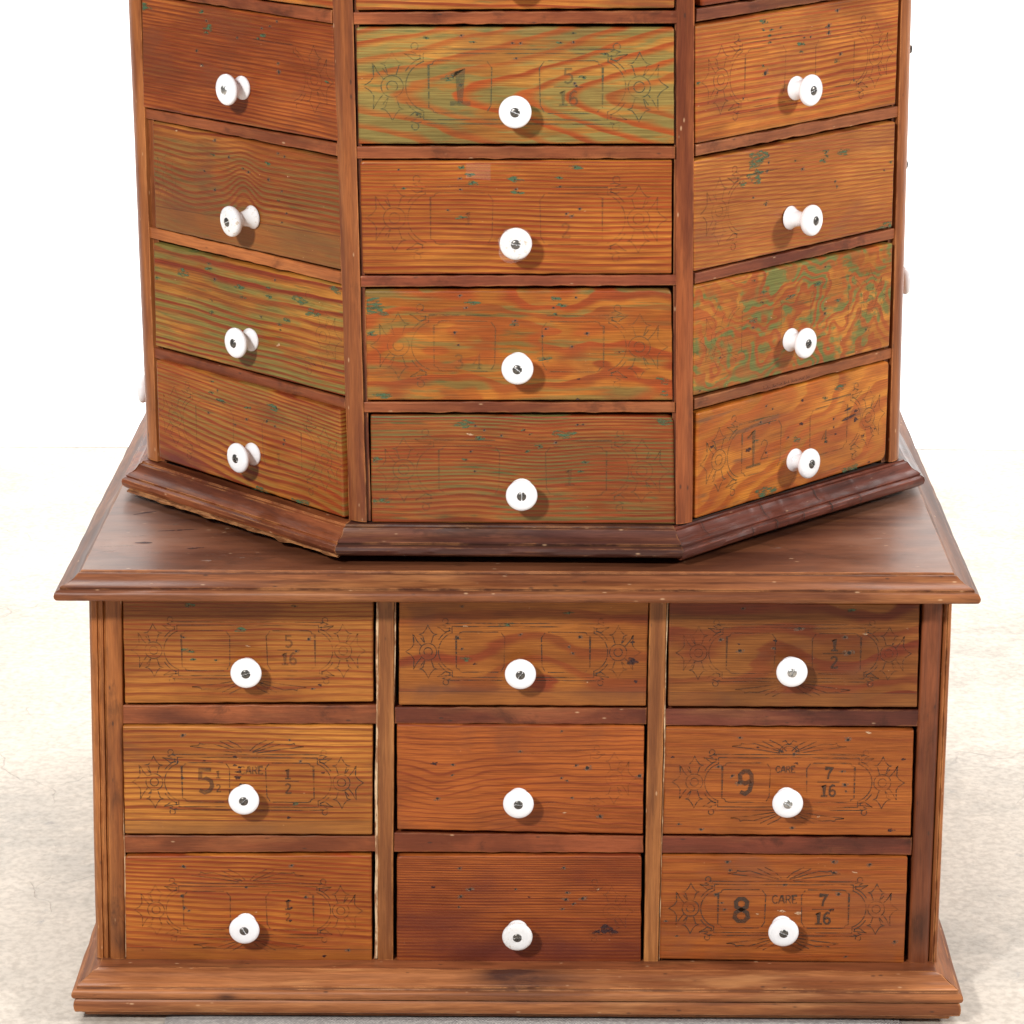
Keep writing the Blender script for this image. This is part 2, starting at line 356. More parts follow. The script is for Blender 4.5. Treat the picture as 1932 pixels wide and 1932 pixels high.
# ---------------------------------------------------------------- measured tables (metres, in each face's own frame)
FACES = {'L': ((-0.2874, 0.2113), (0.71741, -0.69665)), 'M': ((-0.1146, 0.0435), (0.99993, -0.0115)),
         'R': ((0.1201, 0.0408), (0.70259, 0.7116)), 'B': ((0.0, 0.033), (1.0, 0.0))}
DRAWERS={
 'M0':('M',0.0012,[(0.0037, 0.4931), (0.2238, 0.4935), (0.2229, 0.411), (0.0037, 0.409)]),
 'M1':('M',0.0006,[(0.0036, 0.3976), (0.2231, 0.398), (0.2242, 0.3172), (0.0041, 0.3164)]),
 'M2':('M',0.0006,[(0.0048, 0.3049), (0.2229, 0.3062), (0.2237, 0.2253), (0.0058, 0.2237)]),
 'M3':('M',0.0006,[(0.0068, 0.2128), (0.2237, 0.2142), (0.2258, 0.1334), (0.0075, 0.1323)]),
 'M4':('M',-0.001,[(0.0095, 0.1212), (0.2268, 0.1219), (0.2291, 0.0408), (0.0093, 0.0405)]),
 'L0':('L',0.0006,[(0.0066, 0.4941), (0.2213, 0.4865), (0.2237, 0.4083), (0.0091, 0.4077)]),
 'L1':('L',0.0006,[(0.0112, 0.3999), (0.2234, 0.3976), (0.2268, 0.3162), (0.0084, 0.3162)]),
 'L2':('L',0.0006,[(0.0189, 0.3075), (0.2269, 0.3045), (0.2277, 0.2249), (0.018, 0.226)]),
 'L3':('L',0.0006,[(0.0152, 0.2147), (0.2287, 0.2139), (0.2295, 0.1329), (0.0133, 0.1339)]),
 'L4':('L',0.004,[(0.0177, 0.1247), (0.2312, 0.1239), (0.2328, 0.043), (0.0176, 0.0462)]),
 'R0':('R',0.0006,[(0.0042, 0.4843), (0.2249, 0.491), (0.2261, 0.4148), (0.0104, 0.4114)]),
 'R1':('R',0.0006,[(0.0034, 0.399), (0.2274, 0.4042), (0.2275, 0.3194), (0.0057, 0.3167)]),
 'R2':('R',0.0006,[(0.0038, 0.3052), (0.2281, 0.3073), (0.229, 0.2273), (0.0057, 0.2259)]),
 'R3':('R',0.0006,[(0.0059, 0.216), (0.2302, 0.2149), (0.2305, 0.134), (0.0075, 0.1353)]),
 'R4':('R',0.0006,[(0.0118, 0.1223), (0.2308, 0.1233), (0.2305, 0.0447), (0.0124, 0.043)]),
 'B11':('B',-0.0005,[(-0.2862, -0.013), (-0.1036, -0.0132), (-0.1047, -0.0931), (-0.2875, -0.0951)]),
 'B21':('B',0.0006,[(-0.2897, -0.1117), (-0.1053, -0.1109), (-0.1069, -0.1974), (-0.2912, -0.1975)]),
 'B31':('B',0.0006,[(-0.2918, -0.2145), (-0.1076, -0.213), (-0.1085, -0.2997), (-0.2941, -0.3)]),
 'B12':('B',0.0006,[(-0.0855, -0.0135), (0.0957, -0.0133), (0.0947, -0.0952), (-0.0867, -0.0951)]),
 'B22':('B',0.0006,[(-0.0883, -0.1096), (0.0937, -0.1104), (0.0936, -0.1959), (-0.089, -0.193)]),
 'B32':('B',0.0006,[(-0.0895, -0.2135), (0.0929, -0.2122), (0.0932, -0.3018), (-0.0905, -0.3011)]),
 'B13':('B',0.0006,[(0.1099, -0.0136), (0.2914, -0.0146), (0.2925, -0.0953), (0.1101, -0.0953)]),
 'B23':('B',0.0006,[(0.1086, -0.1114), (0.2908, -0.1125), (0.2915, -0.1963), (0.1077, -0.1958)]),
 'B33':('B',0.0006,[(0.1072, -0.2123), (0.29, -0.2129), (0.2902, -0.2993), (0.1066, -0.2966)]),
}
KNOBS={
 'M1':((0.1138, 0.3416),0.0165),
 'M2':((0.1142, 0.2494),0.0165),
 'M3':((0.1153, 0.1598),0.0165),
 'M4':((0.1183, 0.0663),0.0165),
 'M0':((0.1132, 0.4264),0.0165),
 'L1':((0.1249, 0.3436),0.0165),
 'L2':((0.1305, 0.2492),0.0215),
 'L3':((0.1275, 0.1579),0.0165),
 'L4':((0.1304, 0.0716),0.0165),
 'L0':((0.1204, 0.4369),0.0165),
 'R1':((0.1105, 0.3444),0.0165),
 'R2':((0.1106, 0.251),0.0215),
 'R3':((0.1126, 0.159),0.0165),
 'R4':((0.1203, 0.0663),0.0165),
 'R0':((0.0991, 0.4372),0.0165),
 'B11':((-0.1963, -0.0654),0.0165),
 'B12':((0.0028, -0.065),0.0165),
 'B13':((0.1991, -0.0626),0.0165),
 'B21':((-0.2003, -0.1639),0.0165),
 'B22':((0.0013, -0.1658),0.0165),
 'B23':((0.1986, -0.1645),0.0165),
 'B31':((-0.2026, -0.2674),0.0165),
 'B32':((0.0005, -0.2719),0.0165),
 'B33':((0.1981, -0.2674),0.0165),
}
RAILS={
 'M':[[(0.0006, 0.4075), (0.2252, 0.4091), (0.2253, 0.4004), (0.0005, 0.3991)], [(0.0021, 0.3145), (0.2249, 0.3153), (0.225, 0.3067), (0.002, 0.3059)], [(0.0037, 0.2225), (0.2274, 0.2243), (0.2275, 0.2167), (0.004, 0.2145)], [(0.005, 0.1307), (0.2274, 0.1319), (0.2275, 0.1243), (0.0049, 0.123)]],
 'L':[[(0.0058, 0.4068), (0.2207, 0.4072), (0.2205, 0.3978), (0.0067, 0.4007)], [(0.0051, 0.3152), (0.2239, 0.3146), (0.2236, 0.3056), (0.0063, 0.3078)], [(0.0072, 0.2254), (0.2252, 0.2232), (0.2255, 0.2142), (0.007, 0.2169)], [(0.0083, 0.1317), (0.2276, 0.1309), (0.2278, 0.1233), (0.0079, 0.1236)]],
 'R':[[(0.0061, 0.41), (0.2302, 0.4119), (0.2306, 0.4049), (0.0058, 0.4011)], [(0.0072, 0.3157), (0.233, 0.3177), (0.2335, 0.3095), (0.0074, 0.3076)], [(0.0086, 0.2242), (0.2349, 0.2251), (0.2345, 0.2171), (0.0088, 0.2164)], [(0.0105, 0.1327), (0.2356, 0.132), (0.236, 0.1239), (0.0107, 0.1245)]],
 'B':[[(-0.2904, -0.0969), (-0.1026, -0.0961), (-0.1028, -0.1106), (-0.291, -0.1114)], [(-0.2923, -0.1997), (-0.104, -0.1994), (-0.1041, -0.2117), (-0.2928, -0.2135)], [(-0.0898, -0.0975), (0.0953, -0.0973), (0.0951, -0.1101), (-0.0899, -0.1104)], [(-0.0917, -0.1964), (0.0938, -0.1984), (0.094, -0.2117), (-0.0919, -0.2119)], [(0.1085, -0.0979), (0.2944, -0.0981), (0.2936, -0.1109), (0.1083, -0.111)], [(0.1068, -0.1982), (0.2927, -0.1987), (0.2926, -0.2125), (0.1065, -0.2119)]],
}
MARKS={
 'M1':'h -37.3 75.6 1;g -29.2 71 1;h -2 70.5 1;h 3.6 70.5 1;g 30.8 71 1;h 40 71.2 1;h 0.5 60 1;g -47 46.2 2;g 46.6 47.1 1.4;h -37.7 41.6 1;h 40.8 42.8 1;h 42.3 41.1 1;g -62 74 1;g 39.4 77.4 1;g -68.7 20.6 1;g 61.7 63.3 1',
 'M2':'g -38.3 76.9 1.3;g -32.7 71.6 1.6;h -39.4 68.7 1;g -31.1 65.6 1.8;h -39.1 61.1 1;g -1.4 68.2 2;g 1.1 59.3 1.6;h -0.2 61.2 1;g 29.9 69.6 1;h 30.5 63.3 1;g 40.5 77.2 1.8;h -47.9 46.4 1;g -37.9 41.1 1.7;h 44.4 47.7 1;h 35 44 1;h 39 42.7 1;g -79.2 61.6 1;h -82.2 74.9 1',
 'M3':'h -41.4 76.6 1;g -32.6 71.5 2;h -37 67.9 1;g 25.7 74.9 1.6;h 40.3 75.7 1;g 30.2 70.1 1.5;h 24.6 68.2 1;g 26 63.6 1;h -2.5 58.7 1;g -3.4 55.7 1.5;h -45.4 50 1.4;h -42.9 40.9 1;h 48.3 49.8 1.5;h 19.2 52.9 1;h 16.9 47.7 1;g 71 36.5 1.2;g -105 70.1 4;g -101.2 65.6 3;g 105.6 16.4 3;g 106.4 6.5 2.5;g -98.2 4 2.5;g 18.3 31 2;h 37.9 40.2 1;g -105.3 48.6 2;k 42 1.5 1.4;k 42.5 16.7 0.8',
 'M4':'g -41.5 74.6 2.6;n -37.7 66.9 1.2;g -31.3 64 1.6;h -27.4 70 1;h -33.8 73 1;h -15.2 66.1 1;g 4.7 66.9 1;g 0.9 70.2 1;g 29.8 67 3;h 39.4 74.4 1;h 43.2 74.4 1;g -41 47.9 1;h -34.3 39.3 1;g 2.8 54.5 1;g 11.8 58.3 1.4;h 24 61 1;g 44.7 46.5 1.4;g 41.5 40 1;h -37.1 54 1;g 101.5 78.7 3.5;g -100.7 16.6 3;g -106.8 47.5 2',
 'L1':'g -36 78 1.3;h -31.1 71.4 1;g -28.4 66.9 2.2;g -31.5 62.8 1;h 30.2 71.8 1;g 31.2 67.3 1.6;g 26.4 64.5 1;h 3.1 62.7 1;h 39 74 1;h -43.4 48.7 1.3;h -37.8 38.7 1.3;h 47.3 48.8 1;h 47.8 42.3 1.6;g 99.5 40.5 1;h 46.9 78 1;g -104 75.4 4;n -38.7 38.2 0.8',
 'L2':'h -30.7 76.5 1.3;g -33.5 65.5 1;h -15.5 65.8 1.2;g 27.8 66.8 1.6;h 39.6 75.4 1;h 46.4 73.9 1;h -43.6 52 1.2;g 0.5 59.7 1;h 6.3 57.6 1.3;h 28.1 54.9 1.3;h -32.4 39.6 1.5;h 43 48.5 1;g 39.1 41 1;h 47.5 33 1;h 42.2 25.6 1;n -75.4 78.5 1;n 49.8 60 0.7',
 'L3':'g -41.1 75 1;g -40.9 71.2 1.5;h -34.4 63.9 1.4;g -6.3 62.4 2;g 27.2 67.2 1;g -3.7 55.2 1.5;g 27 60.6 1.6;g -38.7 47.4 1;g -39.1 38 1.6;h 34.1 73.9 1;g 47.2 46.2 1.4;g 37.6 41.5 1.5;g 38.5 37.8 1;g 100.4 77.6 3;g 59.8 63.9 3.5;g 74.3 55.5 3;g -72 63.3 3;g -103.8 55.2 2;n 36.2 26 1.2;h 17.9 44 1',
 'L4':'g -41.2 76 1;g -41.6 67.4 1.4;g -34.7 70.2 1;g -29.5 63 1.8;k -1.5 80.4 1.6;h -3.3 82.7 1;g 28.8 69.1 2.6;g 32.6 69.2 1.4;g -0.2 63.1 1.4;h -45.3 50.9 1.2;h -1 54.2 1.3;h 22.2 56.9 1.3;h 31.1 54.7 1;h -14.5 47.5 1;h 41.3 46.3 1.2;h 40.2 42.9 1;g 57.7 1.1 4;g 13.9 1.9 3',
 'R1':'g -40.4 78.2 1.9;g -41.7 72.5 1;g -32.7 71.9 1;g -34.8 67.9 1;h -22.6 72.5 1;g -33.9 63.1 1;h 3.5 62.8 1;g 0.6 58.6 1.9;g 0 53.1 1.2;h 10.4 62.6 1;h 39.7 78.9 1.6;h 30.4 68.7 1.8;h 30.7 63.7 1.6;h 44.4 46.9 1.4;g 40.3 42.4 1.4;h 61 26.2 1;g -41.1 47.4 1;h -38.4 41.6 2.2;h -61.4 26.3 1;g -109.8 42.3 1;n 11.7 70 0.5',
 'R2':'g -42.3 74.6 4;h -33.1 72.9 1;h -32.9 67.9 1;g -48.1 68.8 3.5;h -34.2 62 1;g -47.9 61.2 3.5;g -46.9 56.3 3.2;g -61.2 55.9 2.2;h -49.1 44.8 1;g -35 39.3 1.3;h -34.9 37.5 1;g -3.6 65.8 1;h 4.5 58.6 1.3;g 30.8 68.2 1.4;g 31.6 65 1.4;g 50.8 65.7 2.5;g 27.9 62.4 2;h 42.2 44.6 1.2;h 44.5 40.6 1;g 106.2 51.1 1;h 99.1 45.8 1;g 103.9 2.7 4;h -106.2 80.5 1.6',
 'R3':'g -47.9 75.9 1;g -37.3 65.5 1.5;g -7.8 57.1 1.8;h -6.9 57.8 1;h 32 73.9 1;g -46.9 46.3 1.8;h -47.7 41 1;h 33 42.4 1;h 33.2 38.5 1.4;g 46.9 46.8 1.4;g 23.7 62.4 2;h 82.2 18.2 1;h -83.2 24.8 1;n 34.1 47.3 0.9;n -28.2 45.2 0.8;g -38 58.1 1;k -104.4 4.1 0.6',
 'R4':'h -33.8 70.4 1;h -26.7 66.9 1;h -30.1 56.9 1;h -39.7 59.3 1.2;g -44 46 1.2;k 70.3 47.4 1.5;k 70.6 40.7 2;h 44.3 46.2 1.2;h 44.6 39.6 1;h -8.1 41.7 1;k -53.2 40.7 2;k 6.7 49.3 1.4;g 1.4 37.9 2.2;k 46.8 33.9 1;k 36.1 30 1.4;k 87.8 3.9 1;k 79.5 26.3 1.5;k 93.7 29 1;g -33 4.9 5;g 62.4 2.9 3.5;g 51.1 70 3;h -33.1 34.8 1;k -93.4 51 1.2;g 33.5 64.6 1.4;k 7 67.5 1',
 'B11':'g -42.7 76.3 1.6;g 34.4 75.8 1.4;h -46.9 51.6 1;g -5.3 57.6 2;h 44.2 50.5 1.3;g -43.1 41.4 1.6;g -40.5 34.5 1;g -23.9 34.2 1;k 51.8 15.4 1;k 8.9 16.7 0.8;h 46.2 12.2 1;h 35 41 1;n -0.1 45.2 0.9',
 'B12':'h -44.1 76.7 1;g 33.2 72.1 1.6;h -47.2 52.2 1.6;h -1.9 55.1 1;h 41.2 53.4 1.5;h -44.5 44 1;h 33.4 45.8 1;h 36.3 40.9 1;k -34.8 32.4 1.2;k 79.2 34.9 3.2;k 79.1 49.7 1.2;k 82.2 19.6 1.2;g -10.7 62.8 1.8;g -42.4 36.3 1.8;n -41.3 61.4 1;n 46.9 18.8 0.6',
 'B13':'h 3.9 60.9 1.8;h -53 51.8 1.3;h -38.9 43.4 1.8;h 36.9 54 1.3;h 40.2 42 2.2;n 51.5 56.7 1.2;k -13.8 51.3 0.9;k -39.8 48.6 0.7;h -37.3 75.7 1;g 40.3 74.6 1.6;h -14.7 45.6 1;n 81.9 61 0.6',
 'B21':'h -47 78.4 1.6;k -9.2 61.7 1.2;k -7.8 45.6 2;k -7.4 49.8 1.4;k -5.9 53.5 1;k -4.2 39.8 1.3;h -51.2 57.5 1;h -47.8 44.7 1;h 39.3 58.5 1;h 31.6 75 1;g 33.3 24.9 1.4;k 55.5 49.3 0.9;k -31.6 58.6 0.6;k -9.3 55 1;k 29.6 13.9 1',
 'B22':'k -63.1 55.5 1.5;h -49.5 54.6 1.3;h 41.1 54.4 1.2;h 49.4 52.5 2;h 30.5 81.2 1;h 0.1 65.2 1;h 30.3 44.4 1;h 34.5 42.4 1;h 38.1 28.9 1;h -61 27.8 1.5;h 87.8 46.4 1.8;h 59 14.2 1.8;n -9.9 85.1 1.2;n 32.5 16.9 1;h -49.9 46.4 1',
 'B23':'h -36.1 77.2 1.2;h -51.5 54.2 1.4;h -41.3 47.3 1.2;h -36.3 41.6 1.7;h 3.7 64.4 1.3;k 5.8 57.2 1;h 39.5 51 1.2;h 41.8 40.5 1.6;h 42.6 35.4 1;k 83.6 60.9 1.2;h 42.8 75.8 1.6;h -63.5 4.6 1.3;h 3.8 6.1 1.2;k 76.5 4.7 1.7;h -79.8 8.7 1;k -22.9 69.7 0.7;k -85.3 61.8 0.7;n 57.3 81.9 1.6;n 22.9 15.3 0.7',
 'B31':'h -47.4 76.8 1.8;h 33.1 78 1.2;h -49.6 53.1 1.3;h 43.1 52.5 1.4;h -47.8 43.5 1.2;h -44.3 41.3 1;h -1.2 60.3 1.2;k 30.3 49.7 1;k 30.9 43.6 1.4;k 31.4 33.6 1;h 74.3 9.6 1.3;k 55.7 4.8 1.1;k -80.2 9 0.5;n 5.6 40.4 0.6',
 'B32':'h -44 78.2 1.2;h 33.4 78.9 1.2;h -36.4 61.2 1.6;h -43.3 55.4 1.4;h 35.8 59 1.2;h 35 53.5 1.6;h 47.5 54.3 1.7;h 40.6 50 1.2;h 32.4 45.8 1;k 64.9 30.5 4.2;k 58.9 27.5 2;k 70.3 27.5 2;k -63.7 63 1;h -44.8 47 1;h -2.5 61.7 1;n 58.7 61.7 0.7;k 7.6 55.3 0.7',
 'B33':'h -50.2 55.5 1.6;h -45.7 48.8 1.1;h -43.5 43.4 1.1;h 40.8 56 1.7;k 35.7 43.5 1.4;h 0.4 63.6 1.2;h -42.2 81.8 1.4;h 36.4 82.2 1.6;h 63.2 80.1 1.4;h -40 75.2 1.2;h 36.9 73.6 1.4;n 11.9 41.1 1.8;n -0.4 42.5 1.6;n 51.8 74.2 1;h 83.7 18 1.4;h -78.8 21.9 1;h -87.1 33.9 1;h 47.8 5.8 1;n 74 1.2 0.6;n -18.8 40.1 0.7',
}

def face_matrix(k, u=0.0, z=0.0, p=0.0):
    (ox, oy), (ux, uy) = FACES[k]
    n = (uy, -ux)                      # outward
    return Matrix(((ux, -n[0], 0, ox+ux*u+n[0]*p), (uy, -n[1], 0, oy+uy*u+n[1]*p), (0, 0, 1, z), (0, 0, 0, 1)))

# ---------------------------------------------------------------- shared materials
M_porc = NG('porcelain')
_g = M_porc; _n = _g.noise(_g.scale(_g.P, (160, 160, 160)), 1, 3)
M_porc = _g.bsdf(_g.mix(_g.rng(_n, 0.76, 0.84), (0.90, 0.905, 0.935), (0.76, 0.73, 0.70)), 0.09, coat=0.6, coat_rough=0.03)
_g = NG('dirty_porcelain'); _n = _g.noise(_g.scale(_g.P, (300, 300, 300)), 1, 4, 0.7)
M_porc_d = _g.bsdf(_g.mix(_g.rng(_n, 0.56, 0.68), (0.85, 0.85, 0.86), (0.62, 0.50, 0.38)), 0.12, coat=0.5, coat_rough=0.05)
def screw_mat(name, c):
    g = NG(name); n = g.noise(g.scale(g.P, (900, 900, 900)), 1, 3)
    return g.bsdf(g.mix(g.rng(n, 0.3, 0.7), tuple(v*.5 for v in c), c), 0.33, metal=0.85)
M_screw = screw_mat('dark_steel', (0.20, 0.185, 0.17)); M_screw_l = screw_mat('bright_steel', (0.62, 0.61, 0.58))
M_core = plain('dark_interior', (0.035, 0.016, 0.010), 0.85)
M_cream = NG('bare_cream_wood'); _g = M_cream
M_cream = _g.bsdf(_g.mix(_g.rng(_g.noise(_g.scale(_g.P, (300, 300, 60)), 1, 4, 0.7), 0.40, 0.56), (0.74, 0.52, 0.31), (0.30, 0.13, 0.055)), 0.6)
M_hole = plain('nail_hole', (0.022, 0.014, 0.010), 0.8)
_g = NG('nail_rim'); M_rim = _g.bsdf((0.20, 0.13, 0.085), 0.6, alpha=_g.rng(_g.noise(_g.scale(_g.P, (900, 50, 1800)), 1, 3), 0.42, 0.60, 0.0, 0.75))
_g = NG('green_paint'); M_green = _g.bsdf((0.060, 0.125, 0.060), 0.5, alpha=_g.rng(_g.noise(_g.scale(_g.P, (150, 50, 620)), 1, 4, 0.6), 0.40, 0.60, 0.0, 0.85))
_g = NG('dark_stain'); M_stain = _g.bsdf((0.035, 0.010, 0.012), 0.55, alpha=_g.rng(_g.noise(_g.scale(_g.P, (200, 50, 380)), 1, 4, 0.6), 0.32, 0.52, 0.15, 0.85))
_g = NG('pale_nick'); M_nick = _g.bsdf((0.62, 0.40, 0.24), 0.6, alpha=_g.rng(_g.noise(_g.scale(_g.P, (800, 50, 1800)), 1, 3), 0.40, 0.52, 0.0, 0.9))

# pine look of every drawer
OR = (0.55, 0.20, 0.042); RD = (0.43, 0.120, 0.032)
PINE = {
 'M0': dict(F=190, slope=0.03, G=0.6, warp=1.0),
 'M1': dict(F=96, C=1.0, c=0.007, w0=0.034, slope=-0.25, warp=0.9, wsu=9, uneven=0.9, G=0.66, E=(0.55, 0.26, 0.065), L=(0.42, 0.10, 0.022), lw=(0.45, 0.95), gb=(0.44, 0.52), S=0.1, lc=0.85, gcol=(0.235, 0.235, 0.08), gs=(9, 7, 60), green_line=0.15),
 'M2': dict(F=170, slope=0.01, grad=8, warp=0.9, uneven=1.6, G=0.05, S=0.22, E=(0.60, 0.215, 0.042), lw=(0.2, .9), w0=0.0),
 'M3': dict(F=44, slope=0.05, warp=2.6, wsu=12, wsw=30, uneven=1.2, G=0.62, E=(0.54, 0.190, 0.036), L=(0.40, 0.085, 0.020), gb=(0.50, 0.58), gs=(10, 7, 130), lw=(0.25, 0.85), S=0.15, gcol=(0.20, 0.19, 0.06), green_line=0.5),
 'M4': dict(F=215, slope=0.0, grad=6, warp=1.0, uneven=2.0, G=0.85, E=(0.42, 0.145, 0.040), L=(0.31, 0.060, 0.018), gb=(0.42, 0.58), bumps=((0.012, 0.055, 0.028, 0.04, 1.3), (-0.04, 0.02, 0.03, 0.02, -0.8)), S=0.15, gcol=(0.20, 0.165, 0.055), w0=0.0),
 'L0': dict(F=120, slope=0.0, G=0.8, warp=1.2, uneven=1.5, L=(0.35, .07, .02)),
 'L1': dict(F=330, slope=0.02, warp=0.8, uneven=2.4, G=0.12, E=(0.46, 0.125, 0.030), L=(0.22, 0.038, 0.014), S=0.35, lc=0.65, gb=(0.54, 0.64), tone=0.36),
 'L2': dict(F=235, slope=-0.02, warp=1.1, uneven=1.6, G=0.62, E=(0.48, 0.165, 0.040), L=(0.27, 0.058, 0.018), gb=(0.38, 0.56), gcol=(0.185, 0.145, 0.050), bumps=((0.0, 0.045, 0.014, 0.025, -2.6), (-0.06, 0.03, 0.03, 0.04, 1.8)), S=0.2, sb=((-0.07, 0.018, 0.045, 0.018, 0.7), (0.06, 0.012, 0.05, 0.012, 0.3)), scol=(0.11, 0.045, 0.022), joint=0.021, jt=-0.03),
 'L3': dict(lc=0.95, F=75, slope=0.0, grad=-12, w0=0.082, warp=1.1, uneven=1.6, G=0.75, E=(0.54, 0.225, 0.046), L=(0.28, 0.045, 0.014), lw=(0.35, 0.90), gb=(0.40, 0.54), S=0.05, gcol=(0.24, 0.23, 0.065), thick=0.0),
 'L4': dict(F=125, slope=0.13, grad=11, warp=1.1, uneven=1.8, G=0.5, E=(0.58, 0.205, 0.042), L=(0.33, 0.060, 0.018), gb=(0.44, 0.60), S=0.1, bumps=((0.0, 0.02, 0.05, 0.03, 1.2),), sb=((-0.085, 0.006, 0.03, 0.010, 0.8),), scol=(0.14, 0.025, 0.018), w0=0.0),
 'R0': dict(F=60, slope=0.03, warp=1.2, G=0.0, E=(0.26, 0.07, 0.028), S=0.6),
 'R1': dict(F=115, slope=-0.02, grad=13, w0=0.0, warp=1.0, uneven=1.6, G=0.1, E=(0.62, 0.23, 0.048), L=(0.42, 0.09, 0.025), S=0.2, sb=((-0.085, 0.025, 0.012, 0.007, 0.6),), gb=(0.5, 0.62)),
 'R2': dict(F=330, slope=0.08, warp=0.8, uneven=1.4, G=0.12, E=(0.62, 0.25, 0.060), L=(0.42, 0.12, 0.038), S=0.12, sb=((0.085, 0.072, 0.03, 0.010, 0.55), (0.03, 0.075, 0.03, 0.008, 0.3)), gb=(0.52, 0.64), scol=(0.20, 0.075, 0.04), glaze=0.36),
 'R3': dict(F=60, slope=0.25, warp=4.2, wsu=26, wsw=30, uneven=1.0, G=0.9, E=(0.62, 0.25, 0.050), L=(0.44, 0.115, 0.028), lw=(0.30, 0.85), gb=(0.47, 0.55), gs=(26, 7, 44), S=0.0, gcol=(0.19, 0.22, 0.065), lc=0.75, green_line=0.6, glaze=0.36),
 'R4': dict(F=55, slope=-0.35, warp=2.0, wsu=14, wsw=26, uneven=1.0, G=0.12, E=(0.68, 0.25, 0.042), L=(0.48, 0.115, 0.022), lw=(0.2, 0.8), gb=(0.56, 0.62), S=0.1, sb=((-0.095, 0.008, 0.02, 0.016, 0.5), (0.02, 0.008, 0.025, 0.007, 0.35)), scol=(0.26, 0.05, 0.02), streak=0.6, lc=0.6, glaze=0.34),
 'B11': dict(F=115, slope=0.0, grad=11, w0=0.0, warp=0.9, uneven=1.6, G=0.12, E=(0.50, 0.19, 0.045), L=(0.30, 0.070, 0.020), S=0.05, lw=(0.45, .9), gb=(.45, .6), gcol=(0.30, 0.2, 0.07)),
 'B21': dict(F=215, slope=0.01, warp=0.9, uneven=1.8, G=0.0, E=(0.58, 0.23, 0.052), L=(0.30, 0.075, 0.020), S=0.12, sb=((-0.02, 0.004, 0.09, 0.006, 0.6),), scol=(0.15, 0.06, 0.03), lw=(0.35, .9), joint=0.011, jt=0.0),
 'B31': dict(F=150, slope=0.10, warp=1.2, uneven=1.8, G=0.0, E=(0.56, 0.19, 0.038), L=(0.34, 0.070, 0.018), S=0.12, lw=(0.25, .9), sb=((0.07, 0.015, 0.03, 0.008, 0.4), (-0.08, 0.005, 0.03, 0.02, 0.3)), scol=(0.24, 0.05, 0.018), joint=0.0105, jt=0.004, grad=6, w0=0.0),
 'B12': dict(F=42, slope=0.0, w0=0.02, warp=1.1, wsu=9, uneven=1.0, G=0.0, E=(0.47, 0.165, 0.038), L=(0.28, 0.055, 0.018), S=0.25, lw=(0.45, 0.85), sb=((-0.05, 0.012, 0.06, 0.004, 0.6), (0.06, 0.010, 0.05, 0.006, 0.5)), scol=(0.13, 0.045, 0.024), bumps=((0.01, 0.03, 0.03, 0.03, -1.2),), joint=0.011, jt=0.0),
 'B22': dict(F=210, slope=0.0, warp=1.6, wsu=14, uneven=2.2, G=0.0, E=(0.46, 0.125, 0.030), L=(0.24, 0.045, 0.018), S=0.28, lw=(0.55, .95), lc=0.6, bumps=((-0.06, 0.035, 0.025, 0.02, 1.6), (0.0, 0.005, 0.03, 0.02, -1.6)), tone=0.22),
 'B32': dict(F=300, slope=0.0, warp=0.8, uneven=2.0, G=0.0, E=(0.42, 0.115, 0.028), L=(0.20, 0.036, 0.014), S=0.15, lc=0.75, lw=(.2, .9), sb=((-0.04, 0.012, 0.09, 0.014, 0.55), (0.06, 0.010, 0.06, 0.012, 0.5), (-0.06, 0.035, 0.03, 0.012, 0.35), (-0.03, 0.065, 0.012, 0.008, 0.25)), scol=(0.12, 0.024, 0.014), grad=5, w0=0.0),
 'B13': dict(F=46, slope=-0.10, warp=2.2, wsu=10, uneven=1.5, G=0.0, E=(0.33, 0.120, 0.034), L=(0.22, 0.045, 0.018), S=0.35, lw=(0.35, 0.85), scol=(0.16, 0.06, 0.032), sb=((0.0, 0.05, 0.025, 0.03, 0.0),), joint=0.011, jt=0.0),
 'B23': dict(F=120, slope=0.01, warp=0.8, uneven=2.2, G=0.0, E=(0.46, 0.140, 0.034), L=(0.30, 0.075, 0.022), S=0.2, lc=0.5, lw=(0.5, 0.95), tone=0.15),
 'B33': dict(F=130, slope=0.01, warp=0.9, uneven=2.2, G=0.0, E=(0.45, 0.135, 0.032), L=(0.30, 0.065, 0.02), S=0.28, lc=0.45, lw=(0.45, 0.95), tone=0.18, scol=(0.22, 0.07, 0.03)),
}

